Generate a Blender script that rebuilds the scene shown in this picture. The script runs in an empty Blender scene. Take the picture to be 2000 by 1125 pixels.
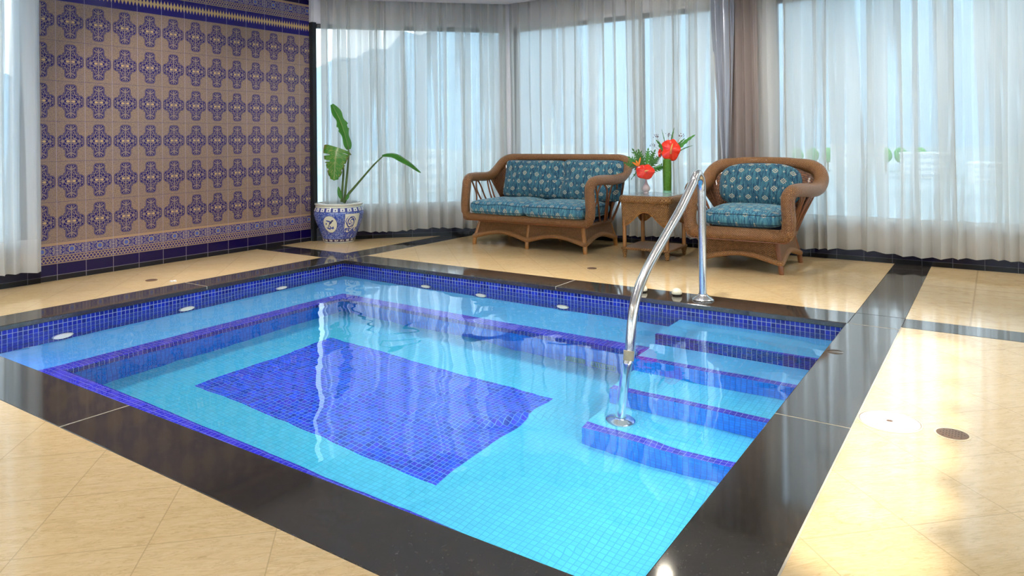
import bpy, bmesh, math, random
from mathutils import Vector, Matrix
random.seed(7)
PI = math.pi
S = bpy.context.scene
COL = S.collection

# ------------------------------------------------------------------ helpers: objects
def tag(o, label=None, cat=None, group=None, kind=None):
    if label: o['label'] = label
    if cat: o['category'] = cat
    if group: o['group'] = group
    if kind: o['kind'] = kind
    return o

def empty(name, loc=(0, 0, 0), rz=0, label=None, cat=None, group=None):
    o = bpy.data.objects.new(name, None)
    o.empty_display_size = 0.05
    COL.objects.link(o)
    o.location = loc
    o.rotation_euler = (0, 0, rz)
    return tag(o, label, cat, group)

def V(*a): return Vector(a)

class MB:
    """collects faces with uvs and builds one mesh object"""
    def __init__(s): s.v = []; s.f = []; s.uv = []; s.m = []
    def face(s, pts, uvs=None, m=0):
        b = len(s.v); s.v += [tuple(p) for p in pts]
        s.f.append(list(range(b, b + len(pts)))); s.uv.append(uvs); s.m.append(m)
    def box(s, x0, x1, y0, y1, z0, z1, m=0):
        b = len(s.v)
        s.v += [(x, y, z) for z in (z0, z1) for y in (y0, y1) for x in (x0, x1)]
        for q in ((0, 2, 3, 1), (4, 5, 7, 6), (0, 1, 5, 4), (2, 6, 7, 3), (0, 4, 6, 2), (1, 3, 7, 5)):
            s.f.append([b + i for i in q]); s.uv.append(None); s.m.append(m)
    def prism(s, poly, z0, z1, m=0):
        b = len(s.v); n = len(poly)
        s.v += [(p[0], p[1], z0) for p in poly] + [(p[0], p[1], z1) for p in poly]
        s.f.append([b + i for i in range(n)][::-1]); s.f.append([b + n + i for i in range(n)])
        s.uv += [None, None]; s.m += [m, m]
        for i in range(n):
            j = (i + 1) % n
            s.f.append([b + i, b + j, b + n + j, b + n + i]); s.uv.append(None); s.m.append(m)
    def grid(s, fn, nu, nv, cu=False, cv=False, uvf=None, m=0, flip=False):
        b = len(s.v); NU = nu if cu else nu + 1; NV = nv if cv else nv + 1
        for j in range(NV):
            for i in range(NU):
                s.v.append(tuple(fn(i / nu, j / nv)))
        for j in range(nv):
            for i in range(nu):
                i2 = (i + 1) % NU if cu else i + 1; j2 = (j + 1) % NV if cv else j + 1
                q = [b + j * NU + i, b + j * NU + i2, b + j2 * NU + i2, b + j2 * NU + i]
                if flip: q = q[::-1]
                s.f.append(q); s.m.append(m)
                if uvf:
                    w = [uvf(i / nu, j / nv), uvf((i + 1) / nu, j / nv), uvf((i + 1) / nu, (j + 1) / nv), uvf(i / nu, (j + 1) / nv)]
                    s.uv.append(w[::-1] if flip else w)
                else: s.uv.append(None)
    def lathe(s, prof, n=32, c=(0, 0, 0), uvf=None, m=0, capb=False, capt=False):
        k = len(prof) - 1
        def fn(u, v):
            x = v * k; i = min(int(x + 1e-9), k - 1); t = x - i
            r = prof[i][0] * (1 - t) + prof[i + 1][0] * t; z = prof[i][1] * (1 - t) + prof[i + 1][1] * t
            return (c[0] + r * math.cos(u * 2 * PI), c[1] + r * math.sin(u * 2 * PI), c[2] + z)
        s.grid(fn, n, k, cu=True, uvf=uvf, m=m)
        if capb: s.face([fn(i / n, 0) for i in range(n)][::-1], m=m)
        if capt: s.face([fn(i / n, 1) for i in range(n)], m=m)
    def tube(s, path, rad, n=12, closed=False, up=(0, 0, 1), m=0, caps=True, taper=None):
        """rad: r or (ra, rb) across/up, or list of them per point"""
        P = [Vector(p) for p in path]; k = len(P)
        R = rad if isinstance(rad, list) else [rad] * k
        R = [(r, r) if not isinstance(r, tuple) else r for r in R]
        T = []
        for i in range(k):
            a = P[(i - 1) % k] if (closed or i) else P[0]; b = P[(i + 1) % k] if (closed or i < k - 1) else P[-1]
            T.append((b - a).normalized())
        U = Vector(up); U = (U - T[0] * U.dot(T[0]))
        if U.length < 1e-4: U = Vector((1, 0, 0)) - T[0] * T[0].x
        U.normalize(); fr = []
        for i in range(k):
            if i:
                q = T[i - 1].rotation_difference(T[i]); U = q @ U; U = (U - T[i] * U.dot(T[i])).normalized()
            fr.append((U.copy(), T[i].cross(U).normalized()))
        if closed:
            q = T[-1].rotation_difference(T[0]); e = q @ fr[-1][0]
            ang = math.atan2(e.dot(fr[0][1]), e.dot(fr[0][0]))
            for i in range(k):
                a = -ang * i / k; u, w = fr[i]
                fr[i] = (u * math.cos(a) + w * math.sin(a), w * math.cos(a) - u * math.sin(a))
        L = [0]
        for i in range(1, k + (1 if closed else 0)): L.append(L[-1] + (P[i % k] - P[i - 1]).length)
        b = len(s.v)
        for i in range(k):
            for j in range(n):
                a = 2 * PI * j / n
                s.v.append(tuple(P[i] + fr[i][1] * (math.cos(a) * R[i][0]) + fr[i][0] * (math.sin(a) * R[i][1])))
        ks = k if closed else k - 1
        circ = 2 * PI * (R[0][0] + R[0][1]) / 2
        for i in range(ks):
            for j in range(n):
                a_, c_ = b + i * n, b + ((i + 1) % k) * n
                s.f.append([a_ + j, a_ + (j + 1) % n, c_ + (j + 1) % n, c_ + j]); s.m.append(m)
                u0, u1 = circ * j / n, circ * (j + 1) / n
                s.uv.append([(u0, L[i]), (u1, L[i]), (u1, L[i + 1]), (u0, L[i + 1])])
        if not closed and caps:
            s.f.append([b + j for j in range(n)][::-1]); s.uv.append(None); s.m.append(m)
            s.f.append([b + (k - 1) * n + j for j in range(n)]); s.uv.append(None); s.m.append(m)
    def build(s, name, mats, parent=None, smooth=True, weld=0.0, bevel=0, sub=0, solid=0, ang=40):
        me = bpy.data.meshes.new(name)
        me.from_pydata(s.v, [], s.f)
        if not isinstance(mats, (list, tuple)): mats = [mats]
        for m in mats: me.materials.append(m)
        uvl = me.uv_layers.new(name='UVMap').data
        for p in me.polygons:
            uv = s.uv[p.index]; p.material_index = s.m[p.index]
            if uv is None:
                nn = p.normal; ax = max(range(3), key=lambda i: abs(nn[i]))
                a, b = ((1, 2), (0, 2), (0, 1))[ax]
                uv = [(s.v[i][a], s.v[i][b]) for i in p.vertices]
            for li, w in zip(p.loop_indices, uv): uvl[li].uv = w
        o = bpy.data.objects.new(name, me); COL.objects.link(o)
        if parent: o.parent = parent
        if weld:
            bm = bmesh.new(); bm.from_mesh(me); bmesh.ops.remove_doubles(bm, verts=bm.verts, dist=weld); bm.to_mesh(me); bm.free()
        if smooth:
            me.polygons.foreach_set('use_smooth', [True] * len(me.polygons))
            try: me.set_sharp_from_angle(angle=math.radians(ang))
            except Exception: pass
        if bevel:
            md = o.modifiers.new('Bevel', 'BEVEL'); md.width = bevel; md.segments = 2; md.limit_method = 'ANGLE'; md.angle_limit = math.radians(40)
        if solid:
            md = o.modifiers.new('Solidify', 'SOLIDIFY'); md.thickness = solid; md.offset = 0
        if sub:
            md = o.modifiers.new('Subsurf', 'SUBSURF'); md.levels = sub; md.render_levels = sub
        return o

def spline(pts, n=8, closed=False):
    P = [Vector(p) for p in pts]; k = len(P); out = []
    seg = k if closed else k - 1
    for i in range(seg):
        g = lambda j: P[j % k] if closed else P[max(0, min(k - 1, j))]
        a, b, c, d = g(i - 1), g(i), g(i + 1), g(i + 2)
        for t in range(n):
            t /= n
            out.append(0.5 * ((2 * b) + (c - a) * t + (2 * a - 5 * b + 4 * c - d) * t * t + (3 * b - a - 3 * c + d) * t ** 3))
    if not closed: out.append(P[-1])
    return out

# ------------------------------------------------------------------ helpers: node maths
class X:
    nt = None
    def __init__(s, k): s.k = k
    @staticmethod
    def op(o, *a, clamp=False):
        n = X.nt.nodes.new('ShaderNodeMath'); n.operation = o; n.use_clamp = clamp
        for i, q in enumerate(a):
            if isinstance(q, X): X.nt.links.new(q.k, n.inputs[i])
            else: n.inputs[i].default_value = q
        return X(n.outputs[0])
    def __add__(s, o): return X.op('ADD', s, o)
    __radd__ = __add__
    def __sub__(s, o): return X.op('SUBTRACT', s, o)
    def __rsub__(s, o): return X.op('SUBTRACT', o, s)
    def __mul__(s, o): return X.op('MULTIPLY', s, o)
    __rmul__ = __mul__
    def __truediv__(s, o): return X.op('DIVIDE', s, o)
    def __lt__(s, o): return X.op('LESS_THAN', s, o)
    def __gt__(s, o): return X.op('GREATER_THAN', s, o)
    def __abs__(s): return X.op('ABSOLUTE', s)
def mn(a, b): return X.op('MINIMUM', a, b)
def mx(a, b): return X.op('MAXIMUM', a, b)
def fr(a): return X.op('FRACT', a)
def fl(a): return X.op('FLOOR', a)
def sn(a): return X.op('SINE', a)
def cs(a): return X.op('COSINE', a)
def sq(a): return X.op('SQRT', a)
def sstep(a, lo, hi):
    n = X.nt.nodes.new('ShaderNodeMapRange'); n.interpolation_type = 'SMOOTHSTEP'
    X.nt.links.new(a.k, n.inputs[0]); n.inputs[1].default_value = lo; n.inputs[2].default_value = hi
    return X(n.outputs[0])
def rbox(ax, ay, hx, hy, r):
    qx = ax - (hx - r); qy = ay - (hy - r)
    a, b = mx(qx, 0), mx(qy, 0)
    return sq(a * a + b * b) + mn(mx(qx, qy), 0) - r
def vec(x, y, z=0):
    n = X.nt.nodes.new('ShaderNodeCombineXYZ')
    for i, q in enumerate((x, y, z)):
        if isinstance(q, X): X.nt.links.new(q.k, n.inputs[i])
        else: n.inputs[i].default_value = q
    return X(n.outputs[0])
def noise(v, scale=5, detail=2, rough=.5, dist=0):
    n = X.nt.nodes.new('ShaderNodeTexNoise'); n.inputs['Scale'].default_value = scale
    n.inputs['Detail'].default_value = detail; n.inputs['Roughness'].default_value = rough; n.inputs['Distortion'].default_value = dist
    X.nt.links.new(v.k, n.inputs['Vector']); return X(n.outputs[0])
def wnoise(v):
    n = X.nt.nodes.new('ShaderNodeTexWhiteNoise'); X.nt.links.new(v.k, n.inputs['Vector']); return X(n.outputs[0])
def voro(v, scale, feature='F1'):
    n = X.nt.nodes.new('ShaderNodeTexVoronoi'); n.feature = feature; n.inputs['Scale'].default_value = scale
    X.nt.links.new(v.k, n.inputs['Vector']); return X(n.outputs[0])
def mix(f, a, b):
    n = X.nt.nodes.new('ShaderNodeMix'); n.data_type = 'RGBA'
    if isinstance(f, X): X.nt.links.new(f.k, n.inputs[0])
    else: n.inputs[0].default_value = f
    for i, q in ((6, a), (7, b)):
        if isinstance(q, X): X.nt.links.new(q.k, n.inputs[i])
        else: n.inputs[i].default_value = (*q, 1) if len(q) == 3 else q
    return X(n.outputs[2])
def xyz(kind='Object'):
    n = X.nt.nodes.new('ShaderNodeTexCoord'); s = X.nt.nodes.new('ShaderNodeSeparateXYZ')
    X.nt.links.new(n.outputs[kind], s.inputs[0]); return X(s.outputs[0]), X(s.outputs[1]), X(s.outputs[2])
def bump(h, strength=.3, dist=.01):
    n = X.nt.nodes.new('ShaderNodeBump'); n.inputs['Strength'].default_value = strength; n.inputs['Distance'].default_value = dist
    X.nt.links.new(h.k, n.inputs['Height']); return X(n.outputs[0])
def newmat(name):
    m = bpy.data.materials.new(name); m.use_nodes = True; nt = m.node_tree; nt.nodes.clear(); X.nt = nt
    out = nt.nodes.new('ShaderNodeOutputMaterial'); return m, nt, out
def pbsdf(color, rough=.5, metal=0, normal=None, spec=.5, coat=0, **kw):
    n = X.nt.nodes.new('ShaderNodeBsdfPrincipled')
    for key, q in (('Base Color', color), ('Roughness', rough), ('Metallic', metal), ('Specular IOR Level', spec), ('Coat Weight', coat), *kw.items()):
        key = key.replace('_', ' ')
        if isinstance(q, X): X.nt.links.new(q.k, n.inputs[key])
        elif isinstance(q, (tuple, list)): n.inputs[key].default_value = (*q, 1) if len(q) == 3 else q
        else: n.inputs[key].default_value = q
    if normal is not None: X.nt.links.new(normal.k, n.inputs['Normal'])
    return n.outputs[0]
def mat(name, fn):
    m, nt, out = newmat(name); nt.links.new(fn(), out.inputs[0]); return m
def simple(name, color, rough=.5, metal=0, var=.12, scale=30, **kw):
    def f():
        x, y, z = xyz(); nz = noise(vec(x, y, z), scale, 3)
        a = tuple(c * (1 - var) for c in color); b = tuple(min(1, c * (1 + var)) for c in color)
        return pbsdf(mix(nz, a, b), rough, metal, **kw)
    return mat(name, f)

# ------------------------------------------------------------------ camera (fitted to the pool rectangle)
H = 1.1
CAM = V(4.9909, -4.5746, H)
yaw, pitch, roll, F_PX, SY = 0.59613, -0.0036, -0.0096, 1394.758, -295.85
Fw = V(-math.sin(yaw), math.cos(yaw), 0); Rt = V(math.cos(yaw), math.sin(yaw), 0); Uz = V(0, 0, 1)
F2 = Fw * math.cos(pitch) - Uz * math.sin(pitch); U2 = Uz * math.cos(pitch) + Fw * math.sin(pitch)
R3 = Rt * math.cos(roll) + U2 * math.sin(roll); U3 = U2 * math.cos(roll) - Rt * math.sin(roll)
cd = bpy.data.cameras.new('camera'); cam = bpy.data.objects.new('camera', cd); COL.objects.link(cam)
M = Matrix.Identity(4)
for i in range(3): M[i][0], M[i][1], M[i][2], M[i][3] = R3[i], U3[i], -F2[i], CAM[i]
cam.matrix_world = M
cd.sensor_width = 36; cd.lens = F_PX / 2000 * 36; cd.shift_y = SY / 2000
cd.clip_start = .05; cd.clip_end = 6000
S.camera = cam

# ------------------------------------------------------------------ dimensions
PA, PB = 4.2555, 3.0066           # pool inner size (X, -Y)
WL_, WF_, WR_, WN_ = .2866, .2922, .2733, .2659   # granite coping widths
XW = -1.273                       # tiled wall plane
YW = 2.335                        # far wall skirting plane
CH = 2.06                         # chamfer wall: y = x + CH
ZC = 2.655                        # ceiling
ZW = -.085                        # water level
MS = .0285                        # mosaic pitch
XR, YB = 8.6, -7.4                # room extents outside the photo
TW, TH, TZ, TY = .221, .3255, .3033, -1.8768      # wall tile grid

# ------------------------------------------------------------------ materials
def m_tilewall():
    x, y, z = xyz()
    TAN = (.40, .27, .145); TAN2 = (.15, .105, .105); BLUE = (.010, .006, .13); LIL = (.20, .155, .29); NAVY = (.006, .002, .060)
    u = (y - TY) / TW; v = (z - TZ) / TH
    lu = (fr(u) - .5) * TW; lv = (fr(v) - .5) * TH
    ax, az = abs(lu), abs(lv)
    d = mn(mn(rbox(ax, az, .046, .138, .026), rbox(ax, az, .100, .050, .030)), rbox(ax, az, .059, .068, .006))
    g = noise(vec(y, z, 0), 170, 3, .7, 1.5); g2 = noise(vec(y, z, 3), 14, 2)
    bg = mix(sstep(g, .38, .54), TAN2, TAN); bg = mix(g2 * .35, bg, LIL)
    # foliage inside the medallion, mirrored four ways
    f1 = noise(vec(ax, az, 1), 62, 1.5, .6, 1.2); f2 = sn(ax * 230 + sn(az * 120) * 1.4) * sn(az * 190 + 1.2)
    fol = mx(sstep(f1, .515, .54), sstep(f2, .55, .66) * .8)
    stem = ax < .0052; fol = mx(fol, stem)
    vshape = abs(az - .088 - ax * .75) < .0045; fol = mx(fol, vshape * (ax < .036))
    inner = mix(fol, BLUE, (.30, .22, .19))
    dia = ((abs(ax - .021) / .017 + az / .011) < 1)
    inner = mix(dia, inner, (.62, .42, .20))
    ring = mix((d > -.008), inner, LIL)
    ring = mix((abs(d + .0085) < .0017), ring, NAVY)
    ring = mix((abs(d + .0008) < .0018), ring, NAVY)
    t = mix((d < .0008), bg, ring)
    # bands below and above
    bx = fr(u); sx = abs(bx - .5)
    def band_fl(z0, z1):
        c = (z0 + z1) / 2; hh = (z1 - z0) / 2; az2 = abs(z - c)
        a = noise(vec(sx * TW, az2, 5), 95, 1.5, .6, 1.5); r = sq(lu * lu + (z - c) * (z - c))
        p = sstep(a, .49, .53)
        col = mix(p, (.018, .018, .22), (.36, .29, .26)); col = mix((abs(r - .022) < .004), col, (.40, .31, .22)); col = mix((r < .016), col, (.10, .14, .48))
        return mix((az2 > (hh - .003)), col, (.05, .03, .25))
    def band_br(z0, z1):
        c = (z0 + z1) / 2; hh = (z1 - z0) / 2; w = sn(y * (2 * PI / (TW / 4))) * (hh * .5)
        a = mn(abs(z - c - w), abs(z - c + w))
        col = mix((a < .0055), (.05, .03, .16), (.42, .31, .20)); return mix((abs(z - c) > (hh * .74)), col, (.38, .27, .17))
    def sel(base, z0, z1, c): return mix((z > z0) * (z < z1), base, c)
    t = sel(t, -1, .042, (.012, .012, .02)); t = sel(t, .042, .132, NAVY); t = sel(t, .132, .1995, band_br(.132, .1995)); t = sel(t, .1995, .279, band_fl(.1995, .279))
    t = sel(t, .279, .3033, (.46, .30, .18))
    zt = TZ + 6 * TH
    t = sel(t, zt, 2.30, (.018, .012, .16))
    dd = (abs(fr(y / (TW / 7)) - .5) * 2 + abs(z - 2.345) / .042) < 1
    t = sel(t, 2.30, 2.39, mix(dd, (.018, .012, .17), (.62, .42, .20)))
    t = sel(t, 2.39, 2.42, (.018, .012, .16)); t = sel(t, 2.42, 2.485, band_br(2.42, 2.485)); t = sel(t, 2.485, 2.575, band_fl(2.485, 2.575))
    t = sel(t, 2.575, 2.60, (.46, .30, .18)); t = sel(t, 2.60, 4, NAVY)
    # grout
    gv = (abs(lu) > (TW / 2 - .0016))
    t = mix(gv * .75, t, (.45, .40, .50))
    gh = (abs(z - TZ) < .001)
    for zz in [TZ + k * TH for k in range(1, 7)] + [.132, .042, 2.39, 2.485, 2.60]: gh = mx(gh, abs(z - zz) < .0013)
    t = mix(gh * .8, t, (.07, .06, .15))
    t = mix((abs(z - .042) < .002) * .6, t, (.35, .33, .38))
    h = mx(gv, gh) * -1
    return pbsdf(t, .16, normal=bump(h + g * .05, .4, .002), spec=.4)
M_TILE = mat('patterned_wall_tile', m_tilewall)

def m_skirt():
    x, y, z = xyz(); s = x + y * .999
    uu, vv, _ = xyz('UV')
    gv = abs(fr(uu / TW) - .5) > (.5 - .008)
    c = mix((z > .042), (.004, .004, .007), (.003, .002, .022))
    c = mix(mx(gv * .35, (abs(z - .042) < .0015) * .3), c, (.25, .25, .3))
    return pbsdf(c, .12, spec=.25)
M_SKIRT = mat('navy_skirting_tile', m_skirt)

def m_stone():
    u, v, _ = xyz('UV')
    iu, iv = fl(u), fl(v); fu, fv = abs(fr(u) - .5), abs(fr(v) - .5)
    rnd = wnoise(vec(iu, iv, 0)); rnd2 = wnoise(vec(iu, iv, 9))
    st = noise(vec(u * 1.2 + rnd * 30, v * 7, rnd2 * 10), 1.6, 4, .6, .6)
    fine = noise(vec(u * 5 + rnd * 9, v * 26, 1), 2.0, 4, .65)
    spots = noise(vec(u * 4 + rnd * 20, v * 14, 4), 1.5, 5, .7, .5)
    c = mix(st, (.76, .51, .235), (.88, .67, .385)); c = mix(sstep(fine, .42, .62) * .35, c, (.66, .43, .19))
    c = mix(sstep(spots, .58, .68) * .55, c, (.50, .30, .12))
    vn = noise(vec(u * .9 + rnd * 13, v * 4.5 + rnd2 * 5, 8), 1.4, 5, .7, 1.2); c = mix(sstep(abs(vn - .5), .030, .0) * .45, c, (.58, .37, .16))
    c = mix(sstep(rnd, 0, 1) * .2, c, (.78, .60, .36))
    g = mx(fu, fv) > .4945
    c = mix(g * .6, c, (.50, .33, .16))
    return pbsdf(c, .05 + fine * .05, normal=bump(g * -1 + spots * .15, .25, .002), spec=.5)
M_STONE = mat('cream_travertine', m_stone)

def m_granite():
    x, y, z = xyz(); p = vec(x, y, z)
    a = noise(p, 260, 2, .8); b = noise(p, 3, 3); w = voro(p, 420); c2 = noise(p, 30, 4, .7)
    c = mix(a, (.014, .012, .010), (.055, .046, .037)); c = mix(sstep(b, .35, .7) * .5, c, (.055, .043, .033))
    c = mix(sstep(c2, .50, .70) * .55, c, (.085, .066, .050)); c = mix(sstep(noise(p, 110, 3, .8), .58, .72) * .4, c, (.11, .09, .07))
    c = mix((w < .10) * .45, c, (.26, .22, .18))
    return pbsdf(c, .05 + a * .04, spec=.95)
M_GRAN = mat('polished_black_granite', m_granite)
M_JOINT = simple('pale_joint_mortar', (.55, .47, .36), .7)

def mosaic(name, base, grout, var=.25, rough=.12, hue2=None, gw=.055, gs=1.0):
    def f():
        u, v, _ = xyz('UV'); u = u / MS; v = v / MS
        r = wnoise(vec(fl(u), fl(v), 2)); r2 = wnoise(vec(fl(u), fl(v), 7))
        c = mix(r, tuple(q * (1 - var) for q in base), tuple(min(1, q * (1 + var)) for q in base))
        if hue2: c = mix((r2 > .72) * .6, c, hue2)
        e = mx(abs(fr(u) - .5), abs(fr(v) - .5)); g = sstep(e, .5 - gw * 1.6, .5 - gw)
        c = mix(g * gs, c, grout)
        return pbsdf(c, rough + r * .1, normal=bump(g * -1, .5, .002))
    return mat(name, f)
M_COB = mosaic('cobalt_glass_mosaic', (.006, .010, .26), (.44, .46, .55), .4, gw=.04, hue2=(.012, .03, .50))
M_VIO = mosaic('violet_blue_nosing_mosaic', (.040, .035, .50), (.26, .30, .70), .25, gw=.035, hue2=(.07, .045, .58))
M_MID = mosaic('blue_riser_mosaic', (.003, .26, .95), (.010, .15, .65), .15, hue2=(.006, .32, .95))  # lit, water-tinted look of cobalt tile put into the colour
M_AQUA = mosaic('aqua_floor_mosaic', (.10, .64, .88), (.06, .42, .68), .06, gw=.045, gs=.7)
M_SKY = mosaic('sky_blue_step_mosaic', (.13, .54, .97), (.26, .46, .82), .05, gw=.04, gs=.5)
M_DEEP = mosaic('deep_blue_floor_mosaic', (.018, .07, .72), (.16, .38, .9), .4, hue2=(.07, .04, .72), gw=.055, gs=.8)

def m_water():
    nt = X.nt; x, y, z = xyz()
    a = noise(vec(x * 1.0, y * .8, 0), 1.5, 1.2, .4, .5); b = noise(vec(x, y, 5), 5.5, 1, .5, .3)
    n = bump(a + b * .10, 1.0, .015)
    r = nt.nodes.new('ShaderNodeBsdfGlass'); r.inputs['Roughness'].default_value = 0; r.inputs['IOR'].default_value = 1.333
    r.inputs['Color'].default_value = (.93, .985, 1, 1); nt.links.new(n.k, r.inputs['Normal'])
    return r.outputs[0]
M_WATER = mat('pool_water', m_water)

def m_sheer(name, col, op, hem_z, hem_op, rest=None):
    def f():
        nt = X.nt; u, v, _ = xyz('UV')
        tr = nt.nodes.new('ShaderNodeBsdfTransparent'); df = nt.nodes.new('ShaderNodeBsdfDiffuse'); tl = nt.nodes.new('ShaderNodeBsdfTranslucent')
        th = noise(vec(u * 60, v * 1.5, 0), 3, 3, .6)
        cc = mix(th, tuple(q * .93 for q in col), col)
        nt.links.new(cc.k, df.inputs[0]); nt.links.new(cc.k, tl.inputs[0])
        m1 = nt.nodes.new('ShaderNodeMixShader'); m1.inputs[0].default_value = .5
        nt.links.new(df.outputs[0], m1.inputs[1]); nt.links.new(tl.outputs[0], m1.inputs[2])
        m2 = nt.nodes.new('ShaderNodeMixShader')
        lw = nt.nodes.new('ShaderNodeLayerWeight'); lw.inputs[0].default_value = .5
        cosv = mx(1 - X(lw.outputs['Facing']), .08)
        hem = (v < hem_z) * 1.0
        lay = sstep(noise(vec(u, v * .02, 2), 13, 1, .5), .40, .52)
        dens = hem * hem_op + (lay * .75 + .42) * op + (th - .5) * .12
        o = 1 - X.op('POWER', 2.718, dens / cosv * -1)
        nt.links.new(o.k, m2.inputs[0]); nt.links.new(tr.outputs[0], m2.inputs[1]); nt.links.new(m1.outputs[0], m2.inputs[2])
        return m2.outputs[0]
    return mat(name, f)
M_SHEER = m_sheer('white_sheer_voile', (.77, .765, .73), 1.35, .395, 1.3)
M_SHEER_L = m_sheer('pale_sheer_voile', (.86, .88, .88), 2.2, .36, 1.1)
M_TAUPE = m_sheer('taupe_curtain_fabric', (.46, .39, .36), 3.5, .0, 0)
M_SATIN = mat('silver_grey_satin', lambda: pbsdf((.27, .29, .34), .28, .25, Sheen_Weight=.5))

def m_glass():
    nt = X.nt; tr = nt.nodes.new('ShaderNodeBsdfTransparent'); tr.inputs[0].default_value = (.93, .97, .98, 1)
    gl = nt.nodes.new('ShaderNodeBsdfGlossy'); gl.inputs['Roughness'].default_value = 0.0
    fn = nt.nodes.new('ShaderNodeFresnel'); fn.inputs[0].default_value = 1.3
    m = nt.nodes.new('ShaderNodeMixShader'); nt.links.new(fn.outputs[0], m.inputs[0]); nt.links.new(tr.outputs[0], m.inputs[1]); nt.links.new(gl.outputs[0], m.inputs[2])
    return m.outputs[0]
M_GLASS = mat('window_glass', m_glass)
M_FRAME = simple('black_window_frame', (.012, .014, .016), .4)
M_WHITE = simple('white_painted_plaster', (.80, .79, .82), .6, var=.03, scale=4)
M_CEIL = simple('white_ceiling_paint', (.84, .83, .86), .7, var=.02, scale=4)

def m_wicker(name, c0, c1, cd, pu=.016, pv=.011, rough=.42, bs=.9):
    def f():
        u, v, _ = xyz('UV'); row = v / pv; r = fl(row)
        a = u / pu + r * .5
        h = abs(sn(a * PI)) * sq(abs(sn(row * PI)))
        n = noise(vec(u, v, 0), 14, 3); n2 = wnoise(vec(fl(a), r, 0))
        c = mix(n, c0, c1); c = mix(n2 * .35, c, cd); c = mix(sstep(h, .55, .12) * .85, c, cd)  # gaps between the canes darkened, shade put into the colour
        return pbsdf(c, rough, normal=bump(h, bs, .005), coat=.12)
    return mat(name, f)
M_WICK = m_wicker('honey_wicker_weave', (.34, .155, .052), (.43, .205, .072), (.07, .025, .010), bs=1.0)
M_WICKF = m_wicker('fine_wicker_weave', (.36, .165, .055), (.46, .22, .078), (.12, .045, .016), .014, .010, .38, .9)
M_WICKL = m_wicker('light_wicker_trim', (.44, .21, .068), (.54, .27, .092), (.17, .065, .024), .014, .010, .36, .8)
M_WICKT = m_wicker('golden_table_wicker', (.48, .24, .075), (.57, .30, .10), (.13, .05, .018), .018, .012, bs=1.0)
M_CANE = simple('bent_rattan_cane', (.22, .075, .025), .35, var=.25, scale=25, coat=.2)
M_CANEL = simple('light_rattan_cane', (.42, .18, .045), .35, var=.2, scale=25, coat=.2)
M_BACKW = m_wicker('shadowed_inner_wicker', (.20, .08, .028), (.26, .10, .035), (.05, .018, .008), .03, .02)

def m_fabric(name, k, ox=0, oy=0):
    def f():
        u, v, _ = xyz('UV'); u = u + ox; v = v + oy
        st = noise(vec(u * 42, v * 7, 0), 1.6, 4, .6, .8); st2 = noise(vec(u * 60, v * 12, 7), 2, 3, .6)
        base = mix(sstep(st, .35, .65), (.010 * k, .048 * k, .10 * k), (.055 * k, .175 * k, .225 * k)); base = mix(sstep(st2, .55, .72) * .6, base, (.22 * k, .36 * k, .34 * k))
        P = .145
        gy = v / (P * .62); row = fl(gy); gx = u / P + row * .5
        lx = (fr(gx) - .5) * P; ly = (fr(gy) - .5) * P * .62
        r = sq(lx * lx + ly * ly); th = X.op('ARCTAN2', ly, lx)
        pet = abs(r - (cs(th * 4) * .0052 + .0165)) < .0036
        fl_ = mx(pet, r < .005); fl_ = mx(fl_, (abs(r - .022) < .0028) * (abs(cs(th * 4)) > .86))
        lx2 = (fr(gx + .5) - .5) * P
        r2 = mx(abs(lx2) * 1.0, abs(ly)); cross = mx((abs(lx2) < .0022) * (abs(ly) < .012), (abs(ly) < .0022) * (abs(lx2) < .010))
        fl_ = mx(fl_, cross)
        wob = noise(vec(u * 300, v * 300, 0), 1, 1)
        c = mix(fl_ * sstep(wob, .28, .5), base, (.66, .58, .40))
        h = noise(vec(u, v, 0), 700, 1)
        return pbsdf(c, .85, normal=bump(h, .25, .001), spec=.2, Sheen_Weight=.2)
    return mat(name, f)
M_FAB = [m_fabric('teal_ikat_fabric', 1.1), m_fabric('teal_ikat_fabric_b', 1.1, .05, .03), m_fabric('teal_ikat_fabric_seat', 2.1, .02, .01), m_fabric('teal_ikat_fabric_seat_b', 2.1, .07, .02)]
M_PIPE = simple('dark_teal_piping', (.02, .08, .13), .8)
M_UNDER = simple('navy_seat_platform_cloth', (.01, .02, .06), .8)
def m_steel():
    x, y, z = xyz(); n = noise(vec(x * 1, y * 1, z * 14), 30, 4, .6)
    return pbsdf((.70, .69, .68), .12 + n * .12, 1.0)
M_STEEL = mat('brushed_stainless_steel', m_steel)
M_COLLAR = simple('scale_stained_steel', (.42, .33, .20), .55, .3, var=.3)
M_BRASSD = simple('bronze_drain_metal', (.22, .13, .08), .45, .5)
M_HOLE = simple('dark_drain_hole', (.012, .008, .006), .8)
M_CREAM = simple('cream_plastic', (.90, .82, .60), .35, var=.04)
M_LENS = mat('cream_lamp_lens', lambda: pbsdf((.9, .84, .62), .4, Emission_Color=(1, .90, .66), Emission_Strength=.55))  # pool lights are off; faint glow added to lift the cream
M_LIDW = simple('white_skimmer_lid_plastic', (.90, .90, .90), .35, var=.02)
M_BLKR = simple('black_rubber_ring', (.015, .015, .015), .5)
M_GRILLE = simple('green_stained_grille', (.05, .42, .40), .5, var=.3)

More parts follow.
